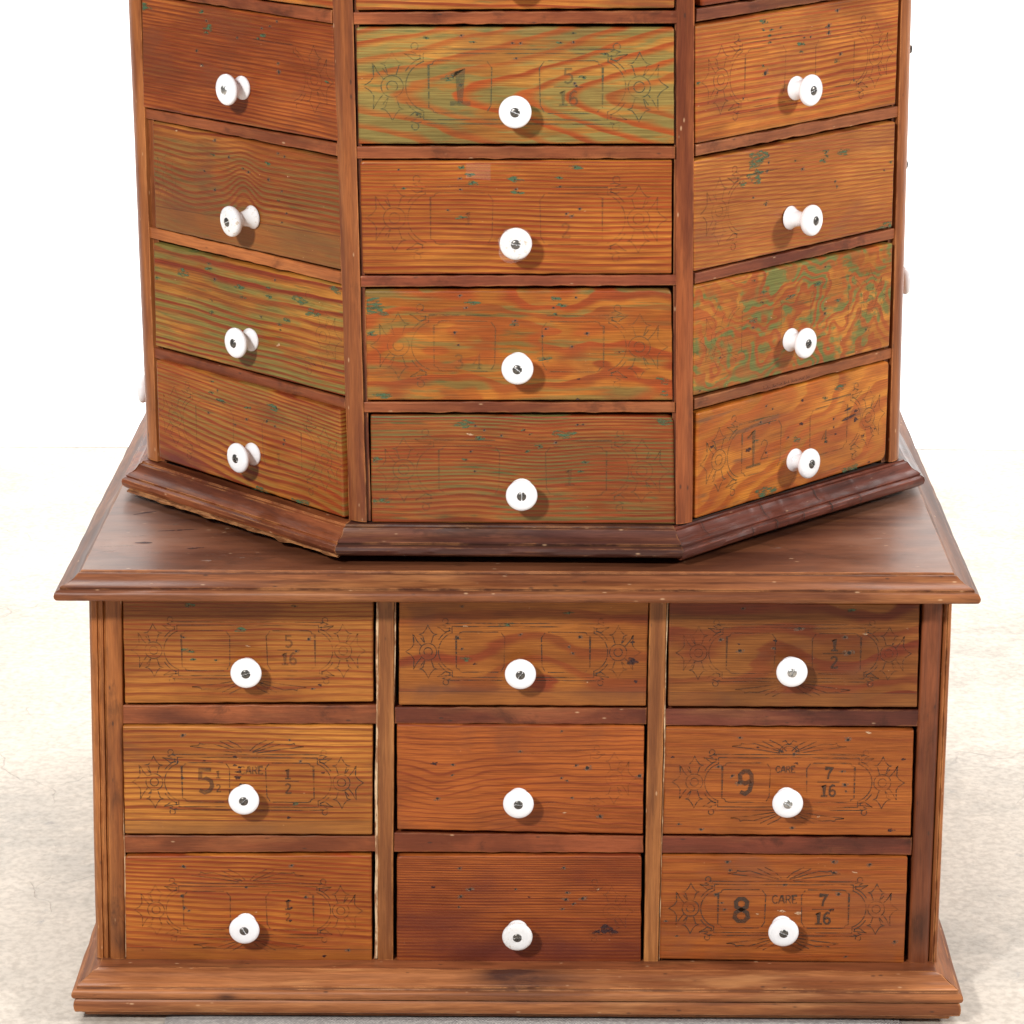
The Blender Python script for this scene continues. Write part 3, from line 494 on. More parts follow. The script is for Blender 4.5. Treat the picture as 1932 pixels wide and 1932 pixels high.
# ---------------------------------------------------------------- the stamped ornament, in units of the stamp's 1340
U = 0.1835/1340
def arc(cx, cy, r, a0, a1, n=22):
    return [(cx+r*cos(radians(a0+(a1-a0)*i/n)), cy+r*sin(radians(a0+(a1-a0)*i/n))) for i in range(n+1)]
def stamp(parts, which='LR'):
    P = []
    def both(pl, sides=which):
        if 'R' in sides: P.append([(-x, y) for x, y in pl])
        if 'L' in sides: P.append(pl)
    if 'rosette' in parts:
        cx = -520
        both(arc(cx, 0, 23, 0, 360, 20)); both(arc(cx, 0, 47, 0, 360, 28))
        pet = [(-17, 48), (-30, 90), (-47, 98), (-30, 101), (-14, 120), (0, 148), (14, 120), (30, 101), (47, 98), (30, 90), (17, 48)]
        both([(cx+x, y) for x, y in pet]); both([(cx+x, -y) for x, y in pet])
        both([(cx-38, 34), (cx-62, 62), (cx-80, 96), (cx-78, 40), (cx-92, 20), (cx-122, 0), (cx-92, -20), (cx-78, -42), (cx-80, -98), (cx-60, -62), (cx-38, -34)])
        both([(cx-20, 50), (cx-40, 78)]); both([(cx-20, -50), (cx-40, -78)])
    if 'arcs' in parts:
        both(arc(-350, 0, 113, 108, 252)); both(arc(-350, 0, 130, 112, 150)); both(arc(-350, 0, 130, 210, 248))
        both([(-388, 107), (-388, 138), (-120, 138)]) if 'lines' not in parts else None
        both([(-402, 120), (-402, 136)]); both([(-402, -120), (-402, -136)])
    if 'lines' in parts:
        for s in (1, -1):
            for y, x0 in ((142*s, -388), (160*s, -412)):
                L_ = [(x0 + (-2*x0)*i/12, y) for i in range(13)]
                if which == 'LR': P.append(L_)
                elif which == 'R': P.append(L_[6:])
                else: P.append(L_[:7])
            both([(-388, 107*s), (-388, 142*s)])
    if 'curls' in parts:
        for s in (1, -1):
            both([(-412, 160*s)]+[(x, y*s) for x, y in arc(-424, 172, 15, -60, 220, 12)])
            both([(x, y*s) for x, y in [(-392, 130), (-425, 134), (-470, 140), (-448, 128), (-428, 112), (-396, 118)]])
            both([(x, y*s) for x, y in [(-398, 152), (-418, 158), (-440, 150), (-420, 140)]])
    if 'panels' in parts:
        for s in which:
            m = -1 if s == 'R' else 1
            P.append([(m*x, y) for x, y in [(-135, 112), (-330, 112), (-345, 108), (-350, 96), (-366, 92), (-366, -92), (-350, -98), (-345, -110), (-330, -114), (-135, -114)]])
            P.append([(m*x, y) for x, y in [(-120, 108), (-100, 80), (-104, -80), (-120, -108)]])
    if 'top' in parts or 'bottom' in parts:
        for s, k in ((1, 'top'), (-1, 'bottom')):
            if k not in parts: continue
            both([(x, y*s) for x, y in [(-50, 168), (-170, 188), (-315, 206), (-268, 212), (-262, 224), (-240, 218), (-190, 222), (-30, 172)]])
            both([(x, y*s) for x, y in [(-30, 176), (-90, 206), (-150, 236)]])
            both([(x, y*s) for x, y in [(-14, 180), (-50, 214), (-110, 244)]])
    if 'sun' in parts:
        P.append(arc(0, 164, 56, 5, 175, 16)); P.append(arc(0, 164, 44, 8, 172, 14))
        P.append([(-40, 232), (-22, 240), (0, 214), (22, 240), (42, 232)])
    return P

GLY = {
 '0': (0.62, [[(.31+.23*cos(a*pi/10), .5+.42*sin(a*pi/10)) for a in range(21)]]),
 '1': (0.62, [[(.10, .78), (.32, .93), (.32, .07)], [(.06, .06), (.58, .06)]]),
 '2': (0.66, [[(.12, .74), (.16, .87), (.32, .94), (.50, .86), (.54, .72), (.46, .54), (.12, .10)], [(.09, .07), (.58, .07), (.58, .2)]]),
 '3': (0.62, [[(.10, .82), (.28, .94), (.48, .86), (.50, .70), (.40, .55), (.26, .52)], [(.40, .53), (.54, .40), (.54, .22), (.42, .08), (.25, .05), (.08, .16)]]),
 '4': (0.66, [[(.46, .05), (.46, .94), (.08, .32), (.62, .32)], [(.32, .06), (.60, .06)]]),
 '5': (0.64, [[(.54, .93), (.14, .93), (.12, .55), (.34, .60), (.52, .50), (.56, .30), (.46, .12), (.28, .05), (.08, .14)]]),
 '6': (0.64, [[(.52, .86), (.34, .94), (.16, .78), (.10, .48), (.12, .22), (.24, .07), (.42, .07), (.54, .24), (.50, .46), (.34, .54), (.14, .42)]]),
 '7': (0.62, [[(.08, .78), (.08, .92), (.56, .92), (.32, .45), (.26, .05)]]),
 '8': (0.66, [[(.33, .52), (.14, .62), (.12, .82), (.24, .94), (.42, .94), (.54, .82), (.52, .62), (.33, .52), (.12, .40), (.08, .20), (.22, .06), (.44, .06), (.58, .20), (.54, .40), (.33, .52)]]),
 '9': (0.64, [[(.12, .14), (.30, .06), (.46, .18), (.54, .50), (.52, .78), (.42, .93), (.24, .93), (.10, .78), (.12, .56), (.28, .46), (.50, .56)]]),
 'C': (0.68, [[(.60, .76), (.50, .92), (.30, .94), (.12, .76), (.08, .5), (.12, .24), (.30, .06), (.50, .08), (.60, .24)]]),
 'A': (0.74, [[(.06, .04), (.34, .95), (.42, .95), (.68, .04)], [(.18, .34), (.58, .34)]]),
 'R': (0.70, [[(.12, .04), (.12, .93), (.42, .93), (.56, .80), (.54, .62), (.40, .50), (.12, .50)], [(.34, .50), (.62, .04)]]),
 'E': (0.62, [[(.54, .80), (.54, .93), (.12, .93), (.12, .06), (.55, .06), (.55, .19)], [(.12, .50), (.44, .50)]]),
}
def text_strokes(s, x, y, h, bold=0.15, wide=1.0):
    """polylines of the characters of s, x y at the centre (stamp units)"""
    tw = sum(GLY[c][0] for c in s)*h*wide; cx = x-tw/2; out = []
    for c in s:
        wd, pls = GLY[c]
        for pl in pls: out.append(([((cx+px*h*wide)*U, (y-h/2+py*h)*U) for px, py in pl], h*bold*U))
        cx += wd*h*wide
    return out
def fraction(a, b, x, y, h=66):
    return text_strokes(a, x, y+h*0.68, h)+[([((x-62)*U, y*U), ((x+62)*U, y*U)], 5*U)]+text_strokes(b, x, y-h*0.68, h)

ALL = ('rosette', 'arcs', 'lines', 'curls', 'panels')
# key: (parts, sides, strength, numeral strokes, numeral strength, ink colour)
DK = (0.055, 0.030, 0.018); GK = (0.07, 0.075, 0.035)
STAMP = {
 'M1': (ALL, 'LR', 0.62, text_strokes('1', -235, 0, 165)+fraction('5', '16', 222, 0, 70), 0.42, GK),
 'M2': (('rosette', 'arcs', 'curls', 'panels'), 'LR', 0.34, text_strokes('1', -205, 0, 60)+text_strokes('2', 210, -52, 70), 0.22, DK),
 'M3': (('rosette', 'arcs', 'curls', 'panels'), 'LR', 0.36, text_strokes('3', -260, -70, 70)+text_strokes('4', -180, -70, 70), 0.25, GK),
 'M4': (('rosette', 'arcs', 'curls', 'panels'), 'LR', 0.34, text_strokes('1', 205, -30, 80), 0.22, GK),
 'L1': (('rosette', 'arcs'), 'R', 0.32, [], 0, DK),
 'L2': (('rosette',), 'L', 0.12, [], 0, GK),
 'L3': (('rosette', 'curls'), 'R', 0.28, [], 0, GK),
 'L4': (('rosette', 'arcs', 'curls', 'panels'), 'LR', 0.30, text_strokes('1', 210, -60, 60), 0.25, GK),
 'R1': (('rosette', 'arcs', 'curls', 'panels', 'lines'), 'LR', 0.40, [], 0, DK),
 'R2': (('rosette', 'arcs', 'curls'), 'L', 0.40, [], 0, DK),
 'R3': (('rosette', 'arcs', 'panels'), 'LR', 0.30, [], 0, GK),
 'R4': (('rosette', 'arcs', 'curls', 'panels'), 'LR', 0.50, text_strokes('1', -290, 10, 190, 0.07)+text_strokes('2', -215, -10, 100, 0.06)+text_strokes('4', 205, -30, 66), 0.5, GK),
 'B11': (ALL+('bottom',), 'LR', 0.48, fraction('5', '16', 222, 4, 72), 0.40, DK),
 'B12': (ALL, 'LR', 0.72, [], 0, DK),
 'B13': (ALL+('bottom',), 'LR', 0.52, fraction('1', '2', 222, 0, 72), 0.62, DK),
 'B21': (ALL+('top',), 'LR', 0.70, text_strokes('5', -235, 8, 150)+text_strokes('1', -165, 46, 46)+text_strokes('2', -165, -34, 46)+fraction('1', '2', 222, 8, 62)+text_strokes('CARE', 20, 70, 48), 0.55, DK),
 'B22': (('rosette', 'curls', 'lines'), 'R', 0.28, [], 0, DK),
 'B31': (ALL+('top', 'bottom'), 'LR', 0.50, text_strokes('1', 222, 36, 62)+text_strokes('2', 222, -38, 50), 0.45, DK),
 'B32': (('rosette', 'curls'), 'R', 0.24, [], 0, DK),
 'B23': (ALL+('top', 'bottom', 'sun'), 'LR', 0.66, text_strokes('9', -235, 0, 150)+fraction('7', '16', 222, 4, 72)+text_strokes('CARE', -18, 76, 40), 0.80, DK),
 'B33': (ALL+('top', 'bottom'), 'LR', 0.86, text_strokes('8', -235, -8, 150)+text_strokes('CARE', 5, 56, 52, 0.12)+fraction('7', '16', 222, -2, 76), 0.85, DK),
}

# ---------------------------------------------------------------- knob, screw, marks
KNOB = [(0.0075, 0.0001), (0.0078, 0.0010), (0.0075, 0.0020), (0.0066, 0.0034), (0.0058, 0.0054), (0.0053, 0.0075), (0.0057, 0.0093), (0.0072, 0.0107),
        (0.0093, 0.0119), (0.0108, 0.0132), (0.01135, 0.0146), (0.0112, 0.0158), (0.0104, 0.0168), (0.0090, 0.0173), (0.0070, 0.0176), (0.0052, 0.0177), (0.0036, 0.0177)]
def screw(parent, M, h, ang, mat, r=0.0034):
    V = []; F = []; n = 26; R_ = 9
    c, s = cos(ang), sin(ang)
    for k in range(R_+1):
        rr = r*k/R_
        for i in range(n):
            a = 2*pi*i/n; x = rr*cos(a); z = rr*sin(a)
            t = abs(x*s-z*c)
            hh = 0.0011*(1-(rr/r)**2)**0.6 if rr < r else 0.0
            if t < 0.00042: hh = min(hh, -0.0001)
            V.append((x, -(h+hh), z))
    for k in range(R_):
        for i in range(n):
            F.append((k*n+i, k*n+(i+1) % n, (k+1)*n+(i+1) % n, (k+1)*n+i))
    b = len(V)
    for i in range(n): V.append((r*cos(2*pi*i/n), -(h-0.0012), r*sin(2*pi*i/n)))
    for i in range(n): F.append((R_*n+i, R_*n+(i+1) % n, b+(i+1) % n, b+i))
    return mesh_obj('screw', V, F, mat, parent, M, smooth=35)
def knob(parent, M, h=0.0165, foot=1.12, dirty=False, bright=False, tilt=(0, 0), ang=None):
    k = h/0.0165
    prof = [(r*(foot if hh < .0031 else 1), hh*k if hh > 0.003 else hh) for r, hh in KNOB]
    T = M @ Matrix.Rotation(tilt[0], 4, 'X') @ Matrix.Rotation(tilt[1], 4, 'Z')
    lathe('knob', prof, M_porc_d if dirty else M_porc, parent, T, seg=48, smooth=70)
    screw(parent, T, 0.0177*k, random.uniform(0, pi) if ang is None else ang, M_screw_l if bright else M_screw)

def blob(cx, cz, rx, rz, n, lift, jag=0.35, seed=0, rot=0.0):
    pts = []
    for i in range(n):
        a = 2*pi*i/n; k = 1+jag*2*noise.noise(Vector((cos(a)*1.3+seed, sin(a)*1.3-seed, seed*.37)))
        x = rx*k*cos(a); z = rz*k*sin(a)
        pts.append((cx+x*cos(rot)-z*sin(rot), -lift, cz+x*sin(rot)+z*cos(rot)))
    return pts
def marks(key, bounds):
    W0, W1, H1 = bounds
    groups = {}
    lift = 0.00005; sd = hash_(key)
    for t in MARKS.get(key, '').split(';'):
        if not t: continue
        kind, x, z, s = t.split(); x = float(x)/1000; z = float(z)/1000; s = float(s); sd += 1.37
        V, F, fm = groups.setdefault({'h': 'nail_holes', 'n': 'nail_holes', 'g': 'paint_flecks', 'k': 'dark_stains'}[kind], ([], [], []))
        def put(pts, m):
            pts = [(min(max(p[0], W0+.0012), W1-.0012), p[1], min(max(p[2], .0015), H1-.0015)) for p in pts]
            b = len(V); V.extend(pts); F.append(tuple(range(b, b+len(pts)))); fm.append(m)
        lift += 0.000006
        if kind == 'h':
            put(blob(x, z, 0.0017*s, 0.0010*s, 12, lift, .5, sd, .2), 1)
            lift += 0.000006; put(blob(x-.0001, z+.0001, 0.00062*s, 0.00062*s, 10, lift, .3, sd+3), 0)
        elif kind == 'g':
            put(blob(x, z, 0.0024*s, 0.0009*s, 18, lift, .45, sd, random.uniform(-.1, .1)), 0)
            if s < 2.2:
                lift += 0.000006; put(blob(x+.0003, z, 0.0006, 0.0005, 9, lift, .4, sd+2), 1)
        elif kind == 'k':
            put(blob(x, z, 0.0016*s**.8, 0.0008*s**.9, 20, lift, .45, sd, random.uniform(-.1, .2)), 0)
        else:
            put(blob(x, z, 0.0016*s, 0.00055*s, 12, lift, .6, sd, random.uniform(-.3, .5)), 2)
    mm = {'nail_holes': [M_hole, M_rim, M_nick], 'paint_flecks': [M_green, M_hole], 'dark_stains': [M_stain]}
    return [(V, F, mm[nm], fm) for nm, (V, F, fm) in groups.items()]
def hash_(s): return sum(ord(c)*(i*7+3) for i, c in enumerate(s)) % 97

LABEL = {'M1': 'drawer front with wide arching red grain over olive green', 'M2': 'plain orange drawer front with clear tape on its knob', 'M3': 'blotchy orange drawer front with green streaks',
         'M4': 'fine-grained drawer front with olive green streaks', 'L1': 'dark reddish drawer front', 'L2': 'olive drawer front with a longer knob', 'L3': 'boldly striped orange and green drawer front',
         'L4': 'striped orange drawer front standing slightly open', 'R1': 'orange drawer front dotted with nail holes', 'R2': 'pale orange drawer front with a green smear', 'R3': 'mottled green and orange drawer front',
         'R4': 'bright orange drawer front with two dark dashes', 'B11': 'pale orange drawer front stamped 5 over 16', 'B12': 'brown drawer front with two wavy dark bands', 'B13': 'dark brown drawer front stamped one half',
         'B21': 'striped drawer front stamped 5 and one half', 'B22': 'reddish drawer front with faded stamp', 'B23': 'drawer front stamped 9 and 7 over 16', 'B31': 'drawer front with slanting orange stripes',
         'B32': 'dark red fine-grained drawer front with a black stain', 'B33': 'drawer front stamped 8, CARE and 7 over 16'}
CORNER = {'M4': [0.0012, 0.005, 0.001, 0.002], 'B32': [0.0035, 0.0035, 0.001, 0.001], 'M3': [0.001, 0.004, 0.001, 0.001], 'R4': [0.002, 0.0035, 0.007, 0.001], 'M1': [0.0015, 0.002, 0.001, 0.001], 'M2': [.003, .001, .001, .003], 'B31': [.003, .001, .001, .001]}
TILT = {'L2': (0.05, -0.12), 'R2': (-0.02, 0.10), 'M2': (0.0, 0.0), 'L3': (0, 0.02), 'B11': (.0, .0), 'B31': (0.04, 0), 'B33': (.04, .02), 'B32': (.04, 0), 'R1': (0, -.03)}
def make_drawer(key, parent):
    fk, p, q = DRAWERS[key]
    cx = sum(a[0] for a in q)/4; cz = min(q[2][1], q[3][1])
    M = face_matrix(fk, cx, cz, p)
    ql = [(a[0]-cx, a[1]-cz) for a in q]
    ql = [(ql[0][0]+.0004, ql[0][1]-.0005), (ql[1][0]-.0004, ql[1][1]-.0005), (ql[2][0]-.0004, ql[2][1]+.0002), (ql[3][0]+.0004, ql[3][1]+.0002)]
    if key == 'L4': ql[1] = (ql[1][0]-.0034, ql[1][1]); ql[2] = (ql[2][0]-.0026, ql[2][1])
    sd = hash_(key)
    mat = pine('pine_'+key.lower(), sd*0.61+1, **PINE[key])
    H = (ql[0][1]+ql[1][1])/2; zc = H*0.5; extra = []
    if fk == 'B': zc = ql[3][1]+0.0415 if key != 'B32' else H/2
    if key in STAMP:
        parts, sides, st, nums, ns, kc = STAMP[key]; st = min(1, st*1.15+.05); ns *= 1.0
        k = 0.97 if fk == 'B' else 1.20
        ky = 1.0 if fk == 'B' else 1.18
        polys = [[(x*U*k, y*U*ky+zc) for x, y in pl] for pl in stamp(parts, sides)]
        V, F = ribbons(polys, 0.00072 if st > .45 else 0.0006)
        extra.append((V, F, [ink('ink_'+key.lower(), st, sd, kc)], [0]*len(F)))
        if nums:
            V, F = ribbons([([(x*k, y*ky+zc) for x, y in pl], wd) for pl, wd in nums], 0.001, lift0=0.00034)
            extra.append((V, F, [ink('number_ink_'+key.lower(), ns, sd+5, kc, 140, 420, 0.26, 0.46, 0.6)], [0]*len(F)))
    extra += marks(key, (ql[0][0], ql[1][0], H))
    if key == 'R4':
        V = blob(0.062, 0.0510, 0.0052, 0.0009, 20, 0.0005, .25, 3, .16)+blob(0.062, 0.0440, 0.0075, 0.0012, 22, 0.00051, .25, 5, .14)
        extra.append((V, [tuple(range(20)), tuple(range(20, 42))], [M_stain], [0, 0]))
    d = board('drawer', ql, mat, parent, M, depth=0.024, rad=CORNER.get(key, 0.0012), edge=0.0009, wob=0.00022, seed=sd, extra=extra)
    if key in LABEL: d['label'] = LABEL[key]
    if key in KNOBS:
        (ku, kz), h = KNOBS[key]
        if fk == 'B': h -= 0.0025; kz -= 0.0010
        if key == 'M0': kz += 0.005
        tl = TILT.get(key, (random.uniform(-.02, .02), random.uniform(-.02, .02)))
        # disc centre measured; shift the foot back along the tilted stem
        fx = ku-cx - h*sin(tl[1])*1.0; fz = kz-cz + h*sin(tl[0])*1.0
        knob(d, M @ Matrix.Translation((fx, 0, fz)), h, 1.0 if fk == 'B' else 1.12, dirty=key in ('L2', 'B32', 'M2'), bright=key in ('L1', 'B23', 'B13'), tilt=tl)
    return d, M, ql

# ================================================================ the setting
g = NG('concrete'); P = g.P
n1 = g.noise(P, 5.0, 6, 0.62, 0.3); n2 = g.noise(P, 28.0, 6, 0.7); n3 = g.noise(P, 160.0, 3, 0.6)
c = g.mix(g.rng(n1, 0.36, 0.62), (0.47, 0.425, 0.370), (0.58, 0.515, 0.44))
c = g.mix(g.m('MULTIPLY', g.rng(n2, 0.46, 0.62), 0.45), c, (0.68, 0.60, 0.51))
c = g.mix(0.6, c, g.mix(g.rng(n3, 0.3, 0.65), (0.66, 0.64, 0.62), (1, 1, 1)), 'MULTIPLY')
pw = g.add(P, g.scale(g.vec(g.noise(P, 6, 4), g.noise(g.add(P, (5, 5, 5)), 6, 4), 0), (0.35, 0.35, 0)))
cr = g.vor(pw, 3.1, 'DISTANCE_TO_EDGE')
cm = g.m('MULTIPLY', g.rng(cr, 0.0, 0.006, 1.0, 0.0), g.rng(g.noise(P, 4.0, 3), 0.50, 0.60))
c = g.mix(g.m('MULTIPLY', cm, 0.2), c, (0.20, 0.18, 0.17))
sp = g.noise(g.add(P, (9, 3, 1)), 16, 5, 0.7, 0.8)
c = g.mix(g.m('MULTIPLY', g.rng(sp, 0.63, 0.74), 0.6), c, (0.24, 0.23, 0.23))
M_floor = g.bsdf(c, 0.7, bump=g.m('SUBTRACT', g.m('ADD', g.m('MULTIPLY', n2, 0.6), g.m('MULTIPLY', n3, .2)), g.m('MULTIPLY', cm, 0.4)), bd=0.003, bs=0.6)
ZF = -0.3365
floor = mesh_obj('floor', [(-4, -2.6, ZF), (4, -2.6, ZF), (4, 3.6, ZF), (-4, 3.6, ZF)], [(0, 1, 2, 3)], M_floor); tag(floor, kind='structure')
# white paper backdrop: a sweep standing behind the floor
V = []; F = []; prof = [(1.62, ZF+.0006), (1.66, ZF+.002), (2.6, ZF+.003), (2.95, ZF+.03), (3.2, ZF+.15), (3.35, ZF+.36), (3.4, ZF+.7), (3.4, 2.4)]
for y, z in prof: V += [(-3.6, y, z), (3.6, y, z)]
for i in range(len(prof)-1): F.append((2*i, 2*i+1, 2*i+3, 2*i+2))
bd = mesh_obj('backdrop', V, F, plain('white_paper', (0.88, 0.88, 0.88), 0.8), smooth=60); tag(bd, kind='structure')

# woven cloth under the base
g = NG('woven_cloth'); x, y, z = g.xyz()
wv = g.m('MULTIPLY', g.m('SINE', g.m('MULTIPLY', x, 2600)), g.m('SINE', g.m('MULTIPLY', y, 2300)))
cn = g.noise(g.P, 300, 4)
c = g.mix(g.rng(cn, 0.35, 0.65), (0.50, 0.46, 0.44), (0.78, 0.73, 0.69)); c = g.mix(g.rng(wv, -0.6, 0.8), g.mix(0.7, c, (0.42, 0.39, 0.37)), c)
M_cloth = g.bsdf(c, 0.9, bump=g.m('ADD', wv, g.m('MULTIPLY', cn, 2)), bd=0.0008, bs=0.9)
V = []; F = []; nx, ny = 90, 60
for j in range(ny+1):
    for i in range(nx+1):
        fx = i/nx; fy = j/ny
        X = -0.262+0.548*fx; Y = -0.060+0.62*fy
        e = min(fx*12, (1-fx)*12, fy*14, 1.0)
        X += 0.006*noise.noise(Vector((0, fy*9, 1))); Y += 0.004*noise.noise(Vector((fx*7, 0, 2)))
        V.append((X, Y, ZF+0.0008+0.0017*min(1, e**.5)+0.0006*noise.noise(Vector((fx*14, fy*12, 4)))))
for j in range(ny):
    for i in range(nx): F.append((j*(nx+1)+i, j*(nx+1)+i+1, (j+1)*(nx+1)+i+1, (j+1)*(nx+1)+i))
cloth = mesh_obj('cloth', V, F, M_cloth, smooth=60); tag(cloth, 'grey-beige woven cloth lying flat on the floor under the cabinet base', 'cloth')

# ================================================================ lower chest
base = empty('drawer_chest', (0, 0.3, -0.333))
tag(base, 'low rectangular brown wooden chest of nine small drawers under the eight-sided cabinet', 'drawer chest')
W2 = 0.33; DEP = 0.66
def loft(name, corners, prof, mat, parent, cap_top=False, cap_bot=False, step=0.02, wob=0.0004, closed=True, sections=None, seed=0, smooth=35):
    """moulding: profile (out, z) carried round polygon corners (x,y), counter-clockwise seen from above, with mitred corners"""
    n = len(corners); V = []; F = []
    C_ = [Vector(c) for c in corners]
    nor = []
    for i in range(n):
        a = C_[i]; b = C_[(i+1) % n]; t = (b-a).normalized(); nor.append(Vector((t.y, -t.x)))
    def off(i, d, edge):   # mitred corner i at distance d
        n1 = nor[i-1]; n2 = nor[i]; m_ = (n1+n2); m_ = m_/(m_.dot(n1)); return C_[i]+m_*d
    cols = []
    segs = range(n) if sections is None else sections
    for e in segs:
        i0 = e; i1 = (e+1) % n; L = (C_[i1]-C_[i0]).length; k = max(1, int(L/step)); last = (sections is not None and e == segs[-1])
        for s in range(k+(1 if last else 0)):
            t = s/k; colv = []
            for (d, z) in prof:
                p = off(i0, d, e)*(1-t)+off(i1, d, e)*t
                wv = wob*noise.noise(Vector((p.x*22+seed, p.y*22, z*90))) + wob*1.2*noise.noise(Vector((p.x*70, p.y*70, seed+z*60)))
                q = p+nor[e]*wv
                colv.append((q.x, q.y, z+wv*0.6))
            cols.append(colv)
    m_ = len(prof); nc = len(cols)
    for cv in cols: V += cv
    R_ = nc if (sections is None) else nc-1
    for i in range(R_):
        j = (i+1) % nc
        for k in range(m_-1): F.append((i*m_+k, j*m_+k, j*m_+k+1, i*m_+k+1))
    if cap_top: F.append(tuple(i*m_+m_-1 for i in range(nc)))
    if cap_bot: F.append(tuple(i*m_ for i in range(nc))[::-1])
    if sections is not None:
        F.append(tuple(range(m_))[::-1]); F.append(tuple((nc-1)*m_+k for k in range(m_)))
    return mesh_obj(name, V, F, mat, parent, smooth=smooth)
def rect(x0, x1, y0, y1): return [(x0, y0), (x1, y0), (x1, y1), (x0, y1)]

BR = dict(A=(0.33, 0.120, 0.046), B=(0.19, 0.062, 0.028))
M_slab = frame_wood('chest_top_wood', 3, 'x', worn_sheen=(0.225, (0.33, 0.20, 0.14), 0.55), A=(0.21, 0.080, 0.040), B=(0.115, 0.040, 0.024), grime=0.6, light=0.25, nick=0.5, gl=0.40, coat=0.35, spec=0.5, fib=0.18, blot=(4.5, 16), coat_rough=0.28, gcol=(0.07, 0.03, 0.02), lightc=(0.40, 0.18, 0.085))
M_slab_edge = frame_wood('chest_top_moulding_wood', 5, 'x', bands=((0.0032, 0.0014, 0.9), (0.0112, 0.0010, 0.7), (0.0070, 0.0007, .4)), A=(0.31, 0.125, 0.056), B=(0.20, 0.068, 0.032), grime=0.5, light=0.6, lightc=(0.50, 0.24, 0.10), blot=(4, 60), gcol=(0.10, 0.035, 0.022))
M_plinth = frame_wood('plinth_wood', 8, 'x', bands=((-0.3166, 0.0010, 0.9), (-0.3084, 0.0012, 0.7), (-0.3282, 0.0008, 0.9), (-0.3300, 0.0006, 0.8)), A=(0.46, 0.200, 0.085), B=(0.30, 0.110, 0.048), grime=0.30, light=0.6, lightc=(0.60, 0.32, 0.15), blot=(4, 60), spots=((0.010, -0.303, 0.045, 0.012, 0.9), (-0.06+0.05, -0.300, 0.02, 0.006, 0.5), (-0.215, -0.3135, 0.009, 0.003, 0.9)), gcol=(0.10, 0.040, 0.030))
inner = rect(-W2+.018, W2-.018, 0.018, DEP-.018)
# top board
prof_top = [(-0.012, -0.0058), (0.0150, -0.0058), (0.0168, -0.0050), (0.0178, -0.0034), (0.0181, -0.0016), (0.0176, 0.0004), (0.0164, 0.0018), (0.0146, 0.0023), (0.0140, 0.0029),
            (0.0142, 0.0040), (0.0130, 0.0049), (0.0104, 0.0056), (0.0076, 0.0068), (0.0050, 0.0084), (0.0033, 0.0103), (0.0024, 0.0111), (0.0010, 0.0113), (0.0006, 0.0127), (0.0000, 0.0130)]
M_slab_side = frame_wood('chest_top_side_moulding_wood', 6, 'y', A=(0.20, 0.09, 0.05), B=(0.11, 0.045, 0.028), grime=0.6, light=0.4, gl=0.50, coat=0.1, spec=0.4, lightc=(0.50, 0.24, 0.10), blot=(4, 60), gcol=(0.10, 0.035, 0.022))
for e in range(4): loft('top_moulding', inner, prof_top, M_slab_edge if e % 2 == 0 else M_slab_side, base, wob=0.0005, seed=2, sections=[e])
V = [(x, y, 0.0130) for x, y in inner]+[(x, y, -0.0055) for x, y in inner]
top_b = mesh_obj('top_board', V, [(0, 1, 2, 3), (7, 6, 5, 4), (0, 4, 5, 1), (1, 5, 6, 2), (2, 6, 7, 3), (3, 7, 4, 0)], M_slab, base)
V = []; F = []; lf = 0.0131
for (x_, y_, rx, rz, rt) in [(-.292, .075, .012, .0012, .1), (-.268, .060, .007, .0009, -.05), (-.282, .100, .009, .001, .2), (-.300, .062, .006, .0012, .3), (-.225, .040, .004, .0006, 0), (-.20, .047, .003, .0006, .3), (-.262, .13, .006, .0008, .1), (.30, .26, .016, .0009, -.1), (.19, .075, .004, .0005, .1), (.06, .050, .003, .0005, 0), (.28, .06, .010, .0006, .05), (.27, .10, .012, .0006, .02)]:
    pts = blob(x_, y_, rx, rz, 16, 0, .6, x_*31, rt); b0 = len(V); V += [(p[0], p[2], lf) for p in pts]; F.append(tuple(range(b0, b0+16))); lf += .000006
nb = len(F)
for (x_, y_, rx, rz, rt) in [(-.238, .070, .006, .0012, .15), (-.255, .115, .010, .0010, .2), (-.276, .083, .004, .002, 0), (.296, .263, .012, .0006, -.1), (-.285, .16, .006, .0012, .5)]:
    pts = blob(x_, y_, rx, rz, 16, 0, .6, x_*17, rt); b0 = len(V); V += [(p[0], p[2], lf) for p in pts]; F.append(tuple(range(b0, b0+16))); lf += .000006
_g = NG('pale_scratch'); M_scr = _g.bsdf((0.40, 0.31, 0.26), 0.5, alpha=_g.rng(_g.noise(_g.scale(_g.P, (260, 900, 50)), 1, 4, .7), 0.42, 0.60, 0.0, 0.7))
merge(top_b, V, F, [M_scr, M_stain], [0]*nb+[1]*(len(F)-nb))
# plinth
prof_pl = [(-0.02, -0.3330), (0.0085, -0.3330), (0.0100, -0.3318), (0.0102, -0.3300), (0.0118, -0.3296), (0.0120, -0.3282), (0.0150, -0.3278), (0.0166, -0.3268), (0.0172, -0.3245), (0.0174, -0.3215), (0.0170, -0.3188), (0.0160, -0.3172),
           (0.0150, -0.3166), (0.0172, -0.3160), (0.0182, -0.3146), (0.0184, -0.3128), (0.0180, -0.3108), (0.0168, -0.3094), (0.0150, -0.3088), (0.0146, -0.3080),
           (0.0148, -0.3066), (0.0130, -0.3060), (0.0124, -0.3052), (0.0100, -0.3042), (0.0075, -0.3026), (0.0052, -0.3006), (0.0040, -0.2996), (0.0012, -0.2992), (0.0, -0.2985)]
M_plinth_side = frame_wood('plinth_side_wood', 10, 'y', gl=0.6, coat=0.0, spec=0.25, A=(0.34, 0.14, 0.06), B=(0.22, 0.080, 0.036), grime=0.4, light=0.5, blot=(4, 60))
